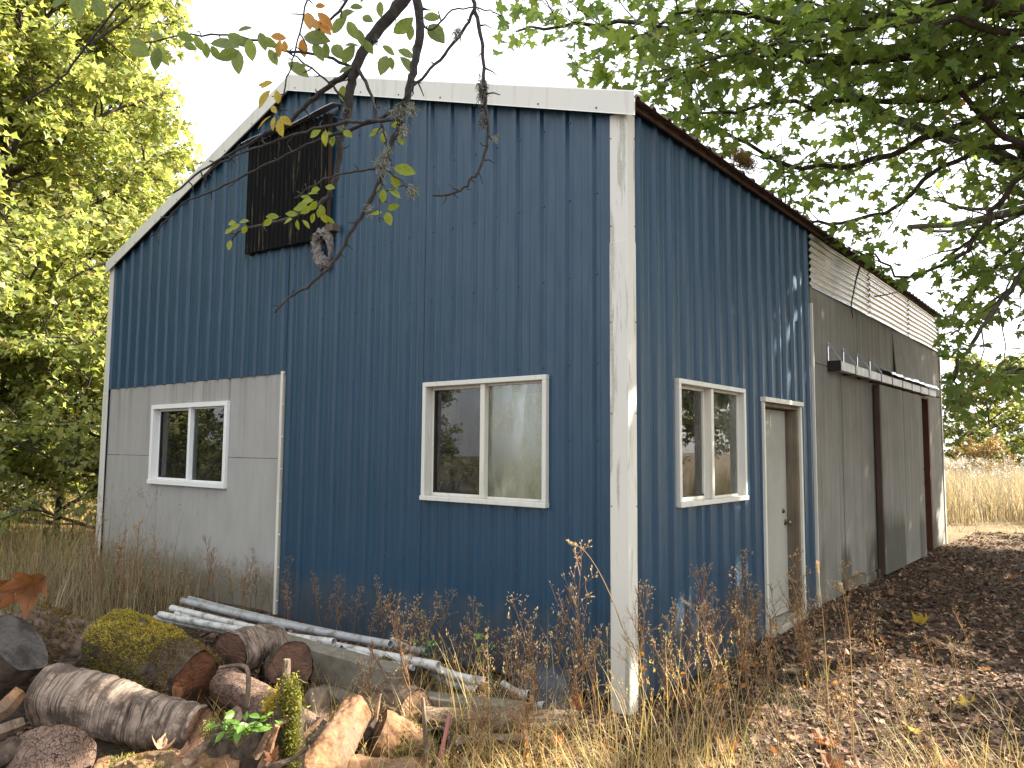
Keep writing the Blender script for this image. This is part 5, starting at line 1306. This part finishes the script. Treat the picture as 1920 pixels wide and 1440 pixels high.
# ------------------------------------------------------------------ grass and weeds
def blades(pos, h, az, lean, curl, width, seg=3):
    """ribbon blades: returns V, F(tris), rnd, tips"""
    N = len(pos); d = np.stack([np.cos(az), np.sin(az), 0*az], 1); s = np.stack([-np.sin(az), np.cos(az), 0*az], 1); up = np.array([0, 0, 1.0])
    vs = []; p = pos.copy(); ang = lean.copy()
    for i in range(seg+1):
        w = width*(1-0.85*i/seg)
        if i < seg: vs += [p-s*w[:, None]/2, p+s*w[:, None]/2]
        else: vs += [p]
        st = h/seg; p = p+(d*np.sin(ang)[:, None]+up*np.cos(ang)[:, None])*st[:, None]; ang = ang+curl/seg
    V = np.stack(vs, 1); m = 2*seg+1; T = []
    for i in range(seg-1): a = 2*i; T += [(a, a+1, a+3), (a, a+3, a+2)]
    T += [(2*seg-2, 2*seg-1, 2*seg)]
    F = (np.arange(N)*m)[:, None, None]+np.array(T)[None]
    return V.reshape(-1, 3), F.reshape(-1, 3), np.repeat(rng.random(N), m), V[:, -1]
def grass(name, label, xy, h, mat, width=0.005, lean=(0.05, 0.5), curl=(0.2, 1.4), seg=3, cat='grass', heads=0.0, headsz=0.02):
    n = len(xy); pos = np.column_stack([xy, ground_z(xy[:, 0], xy[:, 1])-0.01])
    V, F, R, tips = blades(pos, h, rng.uniform(0, 6.283, n), rng.uniform(*lean, n), rng.uniform(*curl, n), width*rng.uniform(.6, 1.5, n), seg)
    if heads:
        k = rng.random(n) < heads; tp = tips[k]; m = 9
        q = np.repeat(tp, m, 0)+np.column_stack([rng.normal(0, headsz*.35, (len(tp)*m, 2)), rng.uniform(-headsz*3.2, headsz*1.0, len(tp)*m)])
        v2, f2, r2 = scatter(*SPIKE, q, np.column_stack([rng.normal(0, .4, (len(q), 2)), np.ones(len(q))]), rng.normal(0, 1, q.shape), headsz*rng.uniform(.6, 1.2, len(q)), np.repeat(rng.uniform(.45, .9, len(tp)), m))
        F = np.vstack([F, f2+len(V)]); V = np.vstack([V, v2]); R = np.concatenate([R, r2])
    return tag(mk(name, V, F, mat, rnd=R), label, cat, kind='stuff')
def rect(n, x0, x1, y0, y1): return np.column_stack([rng.uniform(x0, x1, n), rng.uniform(y0, y1, n)])
def clump(xy, k, s): return np.repeat(xy, k, 0)+rng.normal(0, s, (len(xy)*k, 2))
def ok_xy(xy): return xy[~((xy[:, 1] > -0.06) & (xy[:, 0] < 0.07) & (xy[:, 0] > -7.75))]
# tall dry grass in front of the grey plywood and round the left corner
q = ok_xy(clump(rect(420, -10.5, -3.9, -2.2, 0.0), 9, 0.09)); q = q[q[:, 0] < -4.0-0.25*(q[:, 1]+2.2)]
grass('tall_dry_grass', 'tall grey-brown dry grass in front of the grey plywood', q, rng.uniform(0.25, 0.75, len(q)), HAY, 0.006, heads=0.25, headsz=0.014)
q = ok_xy(clump(rect(70, -8.0, -4.6, -1.3, -0.15), 3, 0.05)); grass('tall_dry_grass', 'tallest bleached seed stalks against the grey plywood', q, rng.uniform(0.75, 1.25, len(q)), HAY, 0.005, (0.0, .25), (0.1, .8), 5, heads=0.8, headsz=0.018)
q = clump(rect(900, -17, -7.9, -4.0, 4.0), 9, 0.16); q = ok_xy(q); grass('woodland_grass', 'straw-coloured grass at the foot of the maples', q, rng.uniform(0.25, 0.8, len(q)), STRAWM, 0.010)
# golden straw in the sun at the bottom
q = clump(rect(430, -1.7, 1.6, -2.6, -0.6), 14, 0.07); q = ok_xy(q)
grass('straw_grass', 'golden matted straw at the bottom centre', q, rng.uniform(0.12, 0.48, len(q)), STRAWM, 0.0048, (0.2, 1.2), (0.3, 1.9), 4, heads=0.05, headsz=0.012)
q = clump(rect(150, -1.9, 1.3, -1.9, -0.25), 9, 0.07); q = ok_xy(q)
grass('straw_grass', 'dull dry grass around the corner post', q, rng.uniform(0.15, 0.5, len(q)), HAY, 0.0045, (0.1, .9), (0.3, 1.6), 4, heads=0.06, headsz=0.012)
q = clump(rect(60, 0.3, 2.4, -1.6, 1.6), 12, 0.06); grass('straw_grass', 'sparse tufts of dry grass on the leaf litter', q, rng.uniform(0.12, 0.42, len(q)), HAY, 0.0042, (0.1, .9), (0.3, 1.6), 4, heads=0.08, headsz=0.012)
q = clump(rect(26, 1.55, 2.2, -0.3, 0.25), 10, 0.05); grass('straw_grass', 'pale leaning straw tuft at the lower right', q, rng.uniform(0.2, 0.4, len(q)), STRAWM, 0.0045, (0.3, 1.0), (0.2, 1.2), 4)
q = clump(rect(34, -0.9, 1.1, -1.2, -0.35), 4, 0.05); q = ok_xy(q); grass('straw_grass', 'tall golden grass stems around the corner post', q, rng.uniform(0.45, 0.85, len(q)), STRAWM, 0.0045, (0.0, .35), (0.1, 1.0), 5, heads=0.7, headsz=0.014)
# meadow
q = clump(rect(5200, -9, 9, 14.5, 44), 9, 0.22); q = q[(q[:, 1] > 15+1.2*vnoise(q[:, 0], q[:, 0], 0.8))]
grass('meadow_grass', 'tall golden meadow grass beyond the building', q, rng.uniform(0.6, 1.25, len(q)), MEADOW, 0.022, (0.0, .35), (0.1, .9), 3)
q = rect(900, -3.5, 3.0, 13.0, 15.8); grass('meadow_grass', 'trampled straw along the near edge of the meadow', q, rng.uniform(0.1, 0.35, len(q)), MEADOW, 0.012, (0.3, 1.2), (0.2, 1.0), 3)
def seedheads():
    p = np.vstack([rect(200, -6, 6, 16, 32), rect(90, -3.5, 2.0, 15.5, 19)]); p = np.column_stack([p, ground_z(p[:, 0], p[:, 1])+rng.uniform(1.0, 1.4, len(p))]); k = 22
    a = np.repeat(p, k, 0)+rng.normal(0, 0.05, (len(p)*k, 3)); V, F, R = scatter(*SPIKE, a, rng.normal(0, 1, a.shape), rng.normal(0, 1, a.shape), 0.05)
    m = MB()
    for c in p: m.tube([(c[0], c[1], ground_z(c[0], c[1])), c], [0.006, 0.004], 3, caps=False)
    n = len(V); V = np.vstack([V, np.array(m.v)]); FF = [tuple(f) for f in F.tolist()]+[tuple(i+n for i in f) for f in m.f]
    tag(mk('thistle_heads', V, FF, m_plain('thistle_down', (0.62, 0.58, 0.50), 0.9), None), 'white fluffy thistle heads over the golden meadow', 'thistle', kind='stuff')
seedheads()

def weed_mesh(seed, H, nb, spread, bud=0.007):
    r = np.random.default_rng(seed); st = MB(); bp, bd = [], []
    p = [np.zeros(3)]; d = np.array([r.normal(0, .08), r.normal(0, .08), 1.0]); n = 9
    for i in range(n): d = unit(d+r.normal(0, .07, 3)); p.append(p[-1]+d*H/n)
    p = np.array(p); st.tube(p, np.linspace(0.0052, 0.0018, n+1), 4, caps=False)
    def tipbuds(q, dd):
        for _ in range(r.integers(2, 4)):
            f = unit(dd+r.normal(0, .55, 3)+[0, 0, .5]); e2 = q+f*r.uniform(.012, .035); st.tube([q, e2], [.0013, .001], 3, caps=False); bp.append(e2); bd.append(f)
    for i in range(nb):
        t = 0.3+0.68*(i+r.random()*.7)/nb; k = min(int(t*n), n-1); q0 = p[k]+(p[k+1]-p[k])*(t*n-k); az = i*2.4+r.normal(0, .4)
        f = unit(np.array([math.cos(az)*spread, math.sin(az)*spread, 0.9])); L = H*r.uniform(.16, .34)*(1.25-t)
        q = [q0]
        for j in range(4): f = unit(f+r.normal(0, .14, 3)+[0, 0, .08]); q.append(q[-1]+f*L/4)
        st.tube(q, np.linspace(.0028, .0015, 5), 3, caps=False)
        for j in (2, 3, 4):
            f2 = unit(f+r.normal(0, .6, 3)+[0, 0, .3]); e2 = q[j]+f2*L*r.uniform(.15, .35); st.tube([q[j], e2], [.0018, .0013], 3, caps=False); tipbuds(e2, f2)
    tipbuds(p[-1], np.array([0, 0, 1.0]))
    # a few dried leaves hanging on the stem
    dl = [(p[int(r.integers(1, 6))], unit(np.array([r.normal(), r.normal(), -.6]))) for _ in range(4)]
    return st, np.array(bp), np.array(bd), dl
WPROTO = []
BUDT = (np.array([(0, 0, 0), (.15, .35, 0), (0, .35, .15), (-.15, .35, 0), (0, .35, -.15), (.16, 1.0, .1), (-.16, 1.0, -.1)]), np.array([(0, 1, 2), (0, 2, 3), (0, 3, 4), (0, 4, 1), (1, 5, 2), (2, 5, 3), (3, 6, 4), (4, 6, 1)]))
for i in range(7):
    st, bp, bd, dl = weed_mesh(100+i, [0.75, 0.9, 0.6, 0.8, 0.5, 1.0, 0.65][i], [10, 12, 8, 11, 7, 13, 9][i], [0.45, .6, .5, .4, .6, .5, .45][i])
    me = bpy.data.meshes.new('stem'); me.from_pydata(st.v, [], st.f); me.materials.append(DRYSTEM)
    V, F, R = scatter(*BUDT, bp, bd, rng.normal(0, 1, bp.shape), 0.018); mb_ = bpy.data.meshes.new('seed_heads'); mb_.from_pydata(V.tolist(), [], F.tolist()); mb_.materials.append(BUD)
    a = np.array([x for x, _ in dl]); b = np.array([x for _, x in dl]); V, F, R = scatter(*OVAL, a, b, rng.normal(0, 1, a.shape), 0.05); ml = bpy.data.meshes.new('dried_leaves'); ml.from_pydata(V.tolist(), [], F.tolist()); ml.materials.append(LEAF_RUST)
    WPROTO.append((me, mb_, ml))
def put_weed(i, x, y, sc, label, group, name='dry_weed', tilt=0.1, leaves=True):
    e = empty(name, (x, y, gz(x, y)-0.01), label, 'weed', group); e.rotation_euler = (random.uniform(-tilt, tilt), random.uniform(-tilt, tilt), random.uniform(0, 6.28)); e.scale = (sc, sc, sc)
    for me, nm in zip(WPROTO[i % 7], ('stem', 'seed_heads', 'dried_leaves')):
        if nm == 'dried_leaves' and not leaves: continue
        o = bpy.data.objects.new(nm, me); COL.objects.link(o); o.parent = e
        if nm != 'stem': o['kind'] = 'stuff'
    return e
# the largest ones, told apart by where they stand
for i, (px, py, k, sc, lb) in enumerate([
    (1128, 1345, 5, 1.12, 'tall orange-stemmed weed with tiny buds just left of the white corner post'),
    (1035, 1330, 3, 1.0, 'branching dry weed in front of the dark tub'),
    (1010, 1360, 1, 0.9, 'dry weed rising from the straw right of the white pipe pieces'),
    (1205, 1370, 1, 0.95, 'orange dry weed crossing the white corner post'),
    (1240, 1345, 0, 0.95, 'dry weed at the foot of the side wall right of the corner post'),
    (1560, 1335, 5, 0.95, 'lone dry weed standing in front of the plywood sheets'),
    (1395, 1260, 3, 0.72, 'thin dry weed against the side wall just left of the door'),
    (970, 1330, 2, 0.85, 'dry weed between the mossy stub and the dark tub')]):
    b = Pz(px, py, 0.0); put_weed(k, b[0], b[1], sc, lb, None)
# the crowds
r_ = np.random.default_rng(41)
def nth(n):
    return '%d%s' % (n, 'th' if 10 <= n % 100 <= 20 else {1: 'st', 2: 'nd', 3: 'rd'}.get(n % 10, 'th'))
def crowd(n, xr, yr, sc, key, label, group, lv, fix=None):
    q = []
    for i in range(n):
        x, y = r_.uniform(*xr), r_.uniform(*yr)
        if fix: x, y = fix(x, y)
        q.append((x, y))
    q.sort(key=key)
    for i, (x, y) in enumerate(q): put_weed(i*3+n, x, y, r_.uniform(*sc), label % nth(i+1), group, leaves=bool(lv) and i % lv == 0)
crowd(36, (0.12, 0.75), (-0.5, 2.0), (.6, 1.0), lambda p: p[1], 'brown dry weed along the blue side wall, %s from the corner post', 'dry weeds along the side wall', 3)
crowd(26, (-1.5, 0.3), (-1.5, -0.25), (.5, .95), lambda p: -p[0], 'brown dry weed in front of the blue gable, %s leftward from the corner post', 'dry weeds left of the corner post', 4, lambda x, y: (x, min(y, -0.5) if x > -0.1 else y))
crowd(26, (0.7, 2.2), (-1.3, 2.6), (.4, .75), lambda p: p[1], 'small dry weed in the side yard litter, %s counting away from the viewer', 'dry weeds in the side yard', 3)
crowd(22, (-4.3, -1.3), (-0.30, -0.10), (.45, .75), lambda p: p[0], 'thin dark weed behind the white pipes, %s from the grey plywood', 'thin weeds behind the pipes', 0)
crowd(18, (-6.6, -3.9), (-1.0, -0.2), (.6, .95), lambda p: p[0], 'thin weed in front of the grey plywood, %s from the left', 'thin weeds by the grey plywood', 0)
# tall arching grass stems
def stalk(label, ctrl, head=True, r0=0.0028):
    p = np.array([P(*c) for c in ctrl]); s = spline(p, 6); e = empty('grass_stalk', s[0], label, 'grass'); m = MB(); m.tube(s, np.linspace(r0, 0.0012, len(s)), 5); m.build('stem', STRAWM, e, rel=s[0])
    if head:
        tip = s[-1]; d = unit(s[-1]-s[-3]); k = 60; t = rng.random(k); a = tip-d*0.055*t[:, None]+rng.normal(0, .0035, (k, 3)); V, F, R = scatter(*SPIKE, a, d+rng.normal(0, .35, (k, 3)), rng.normal(0, 1, (k, 3)), 0.016); tag(mk('seed_head', V-s[0], F, BUD, e, rnd=R), kind='stuff')
def gd(px, py): return 1.65/((py-720)/FPX*0.9965-0.0839)
d1 = gd(1215, 1395); stalk('tall arching grass stem with a seed head curving left in front of the corner post', [(1215, 1395, d1), (1200, 1290, d1), (1172, 1190, d1), (1135, 1095, d1), (1098, 1035, d1), (1066, 1016, d1)])
d1 = gd(1382, 1385); stalk('pale grass stem arching left before the blue side wall', [(1382, 1385, d1), (1376, 1310, d1), (1350, 1235, d1), (1322, 1180, d1), (1298, 1140, d1), (1278, 1124, d1)])
d1 = gd(1378, 1365); stalk('straight pale grass stem right of the arching one', [(1380, 1365, d1), (1385, 1290, d1), (1392, 1230, d1), (1403, 1168, d1)], False)
d1 = gd(1560, 1430); stalk('grass stem with plump seed heads in front of the door', [(1560, 1430, d1), (1552, 1300, d1), (1545, 1180, d1), (1536, 1090, d1), (1533, 1055, d1)])
d1 = gd(1600, 1420); stalk('grass stem with a drooping tan head before the plywood', [(1600, 1420, d1), (1598, 1300, d1), (1592, 1180, d1), (1580, 1110, d1), (1576, 1095, d1)])
d1 = gd(1180, 1420); stalk('bent straw stem nodding beside the corner post', [(1180, 1420, d1), (1170, 1330, d1), (1150, 1290, d1), (1120, 1285, d1), (1105, 1300, d1)], False)
d1 = gd(1530, 1260); stalk('thin nodding grass stem before the door jamb', [(1522, 1262, d1), (1505, 1180, d1), (1492, 1110, d1), (1476, 1075, d1)])
# green bramble sprigs by the pipes
for i, (bx, by, tips, lb) in enumerate([(800, 1262, [(775, 1192), (795, 1188), (820, 1200)], 'green bramble sprig left of centre over the pipe ends'),
        (905, 1285, [(880, 1190), (905, 1185), (930, 1205), (892, 1150)], 'green bramble sprig with the brightest leaves against the blue wall'),
        (900, 1300, [(870, 1245), (905, 1240), (885, 1262)], 'low green bramble leaves over the white pipe pieces'), (965, 1320, [(960, 1262), (975, 1270)], 'small green bramble leaves by the mossy stub'), (1305, 1275, [(1310, 1230), (1330, 1248)], 'green weed leaves low on the blue side wall')]):
    d = min(gd(bx, by), 5.2) if bx < 1000 else gd(bx, by); b = P(bx, by, d)
    leafy_sprig(lb, [[b, P((bx+x)/2+6, (by+y)/2, d), P(x, y, d)] for x, y in tips], 0.05, GREENLEAF, 4, 60+i, 'bramble', 'bramble', stemmat=DARKSTEM, tmpl=MAPLE_S)

# ------------------------------------------------------------------ leaf litter and fallen leaves
LITTER = m_leaf('litter', [(0.0, (0.050, 0.030, 0.021)), (0.5, (0.125, 0.076, 0.050)), (0.82, (0.21, 0.128, 0.082)), (0.96, (0.31, 0.20, 0.13)), (1.0, (0.40, 0.19, 0.09))], 1.0, 0.1, 0.8)
CRUMB = (np.array([(-.5, 0, .12), (0, -.15, 0), (.5, .1, .15), (.3, .7, .05), (-.1, 1.0, .22), (-.45, .6, 0)]), np.array([(0, 1, 5), (1, 2, 3), (1, 3, 5), (3, 4, 5)]))
def litter(name, label, n, x0, x1, y0, y1, s0, s1):
    u = rng.random(n); q = np.column_stack([rng.uniform(x0, x1, n), y0+(y1-y0)*u**1.5]); q = ok_xy(q)
    pos = np.column_stack([q, ground_z(q[:, 0], q[:, 1])+rng.uniform(0.0, 0.015, len(q))]); f = np.column_stack([rng.normal(0, 1, (len(q), 2)), rng.normal(0, .3, len(q))]); nn = np.column_stack([rng.normal(0, .45, (len(q), 2)), np.ones(len(q))])
    V, F, R = scatter(*CRUMB, pos, f, nn, s0+(s1-s0)*rng.random(len(q))**2.5); tag(mk(name, V, F, LITTER, rnd=R), label, 'leaf litter', kind='stuff')
litter('leaf_litter', 'brown crumbled leaf litter covering the side yard', 60000, 0.03, 3.2, -2.6, 13.5, 0.008, 0.055)
litter('leaf_litter', 'leaf litter and twigs under the straw in front of the building', 16000, -4.0, 0.05, -3.6, -0.1, 0.010, 0.05)
def dead_leaf_arr(seed, curl, cuts=2, rough=0.03):
    bm = bmesh.new(); vs = [bm.verts.new(v) for v in MAPLE[0]]; [bm.faces.new([vs[i] for i in f]) for f in MAPLE[1]]
    bmesh.ops.subdivide_edges(bm, edges=bm.edges[:], cuts=cuts, use_grid_fill=True); bmesh.ops.triangulate(bm, faces=bm.faces[:])
    bm.verts.index_update(); V = np.array([v.co[:] for v in bm.verts]); F = [[v.index for v in f.verts] for f in bm.faces]; bm.free()
    r = np.random.default_rng(seed); x, y = V[:, 0], V[:, 1]; c = y-0.42
    fold = curl*(x*x*1.9+c*c*1.2)+0.09*np.sin(9*x+seed)*np.cos(7*y+2*seed)+0.06*np.abs(np.sin(np.arctan2(x, y+.1)*6))*np.hypot(x, y)+r.normal(0, rough, len(V))
    k = 1-0.30*abs(curl)*(x*x+c*c); V[:, 0] = x*k+0.04*np.sin(6*y+seed); V[:, 1] = 0.42+c*k; V[:, 2] = fold; return V, F
def dead_leaf_mesh(seed, curl):
    V, F = dead_leaf_arr(seed, curl); me = bpy.data.meshes.new('fallen_leaf'); me.from_pydata(V.tolist(), [], F); me.polygons.foreach_set('use_smooth', np.ones(len(F), bool)); return me
LEAFC = [m_leaf('dead_leaf_tan', [(0, (0.22, 0.125, 0.075)), (1, (0.34, 0.21, 0.135))], 1.2, 0.25, 0.7), m_leaf('dead_leaf_rust', [(0, (0.17, 0.065, 0.028)), (1, (0.28, 0.12, 0.05))], 1.3, 0.3, 0.7), m_leaf('dead_leaf_yellow', [(0, (0.42, 0.30, 0.04)), (1, (0.5, 0.34, 0.06))], 1.2, 0.3, 0.7)]
PROT = [dead_leaf_mesh(i, c) for i, c in enumerate((0.45, 0.9, -0.5, 0.7))]
def drop_leaf(x, y, z, s, c, label, group=None, eul=None, proto=None):
    me = PROT[random.randrange(4) if proto is None else proto].copy(); me.materials.append(LEAFC[c]); o = bpy.data.objects.new('fallen_leaf', me); COL.objects.link(o)
    o.location = (x, y, z); o.rotation_euler = eul or (random.uniform(-.35, .35), random.uniform(-.35, .35), random.uniform(0, 6.28)); o.scale = (s, s, s); return tag(o, label, 'leaf', group)
for grp, cnt, cc, lab in (('fallen leaves in the side yard', 36, 0, 'tan curled maple leaf on the side yard litter, %s counting away from the viewer'), ('rust fallen leaves in the side yard', 18, 1, 'rust-brown maple leaf on the side yard litter, %s counting away from the viewer')):
    q = sorted([(-1.4+10*r_.random()**1.7, r_.uniform(0.15, 2.4)) for _ in range(cnt)])
    for i, (y, x) in enumerate(q): drop_leaf(x, y, gz(x, y)+0.025, r_.uniform(.06, .13), cc, lab % nth(i+1), grp)
for px, py, s, c, lb in [(1735, 1182, .17, 2, 'large yellow maple leaf propped up in the side yard litter'), (1735, 1210, .20, 0, 'largest pale pinkish maple leaf in a sunny patch of the side yard'), (1815, 1325, .12, 2, 'yellow leaf by the lower right plank shadow'), (1712, 1368, .10, 2, 'small yellow leaf in the grass at the lower right'), (1480, 1330, .15, 0, 'tan maple leaf flat on the litter below the door'), (1375, 1400, .15, 1, 'rust maple leaf at the bottom below the side window'), (1530, 1390, .16, 1, 'orange-red crumpled leaf at the bottom right of centre')]:
    p = Pz(px, py, 0.04); drop_leaf(p[0], p[1], gz(p[0], p[1])+0.03, s, c, lb)
for px, py, d, s, c, e, lb in [(300, 1412, 3.2, .09, 0, (.5, .2, 1.0), 'pale brown maple leaf caught on the low log at the bottom'), (345, 1425, 3.15, .08, 0, (.7, -.3, 2.5), 'second pale brown leaf beside it toward the stump'), (180, 1290, 3.9, .07, 0, (.2, .9, 1.0), 'curled leaf scrap on the silver ring-barked log'), (510, 1430, 3.1, .07, 1, (1.0, .2, .4), 'brown leaf hanging at the foot of the stump'), (1080, 1330, 4.4, .10, 1, (1.2, .3, .4), 'orange dead leaf hanging in the weeds before the dark tub'), (1040, 1400, 4.05, .10, 1, (1.3, .1, 2.2), 'large orange withered leaf standing in the straw'), (1130, 1410, 4.0, .08, 1, (1.3, .5, 1.2), 'orange withered leaf low beside the corner post')]:
    w = P(px, py, d); drop_leaf(w[0], w[1], w[2], s, c, lb, None, e, 1)
# the big crumpled brown leaf standing on the upper left log
def big_leaf():
    b = P(62, 1138, 5.05); e = empty('withered_leaf', b, 'large crumpled orange-brown leaf standing on the upper left log', 'leaf')
    for (px, py, sc, dx, ny, sd, cl) in ((62, 1070, 0.30, -0.10, 0.3, 5, 0.9), (40, 1085, 0.26, -0.55, -0.35, 8, 1.3)):
        V, F = dead_leaf_arr(sd, cl, 3, 0.02); f = unit(-_u2+_r2*dx); n = unit(-_cf+_r2*ny); s_ = np.cross(f, n); o = P(px, py, 5.02)
        W_ = o+sc*(V[:, :1]*s_+V[:, 1:2]*f+V[:, 2:3]*n*1.2); mk('blade', W_-b, F, LEAFC[1], e, True)
    p = spline([P(64, 1075, 5.02), P(60, 1055, 5.02), P(64, 1038, 5.02), P(71, 1042, 5.02), P(69, 1058, 5.02)], 4); m = MB(); m.tube(p, 0.004, 5); m.build('stalk', STEM, e, rel=b)
big_leaf()
for i, x in enumerate(sorted(r_.uniform(-.5, 1.2, 30))):
    y = r_.uniform(-1.6, -.6); drop_leaf(x, y, gz(x, y)+.03, r_.uniform(.04, .08), 1, 'small rust leaf tangled in the golden straw, %s from the left' % nth(i+1), 'small leaves in the straw')
# twigs on the ground
for i, y in enumerate(sorted(r_.uniform(-1.2, 5, 26))):
    x = r_.uniform(.2, 2.3); a = r_.uniform(0, 6.28); L = r_.uniform(.08, .25); m = MB(); z = gz(x, y)+.018
    m.tube([(x, y, z), (x+math.cos(a)*L/2, y+math.sin(a)*L/2, z+r_.uniform(0, .02)), (x+math.cos(a+.2)*L, y+math.sin(a+.2)*L, z)], [.004, .0035, .002], 5); tag(m.build('twig', BK['grey'] if i % 2 else DARKSTEM), 'bare twig lying on the side yard litter, %s counting away from the viewer' % nth(i+1), 'twig', 'twigs in the side yard')
# moss cushion on the eave
def eave_moss():
    c = np.array([0.12, 1.75, 4.10]); n = 2500; p = c+rng.normal(0, 1, (n, 3))*[.035, .11, .03]; V, F, R = scatter(*SPIKE, p, rng.normal(0, 1, p.shape), rng.normal(0, 1, p.shape), .02)
    e = empty('eave_debris', c, 'dark clump of moss and leaves on the roof edge', 'moss'); tag(mk('clump', V-c, F, MOSS_B, e, rnd=R), kind='stuff')
eave_moss()

m = MB(); m.tube(spline([Px(1614, 494, 0.14), Px(1606, 520, 0.13), Px(1600, 550, 0.12), Px(1596, 575, 0.11), Px(1599, 596, 0.10)], 4), np.linspace(.012, .005, 17), 5)
tag(m.build('dead_twig', BARK_CH), 'dark dead twig hanging down across the corrugated strip', 'twig')
m = MB(); m.tube(spline([Px(1690, 545, 0.14), Px(1665, 552, 0.12), Px(1640, 556, 0.10)], 4), np.linspace(.006, .010, 9), 5)
tag(m.build('dead_twig', BARK_CH), 'short dark twig lying sideways on the corrugated strip', 'twig')
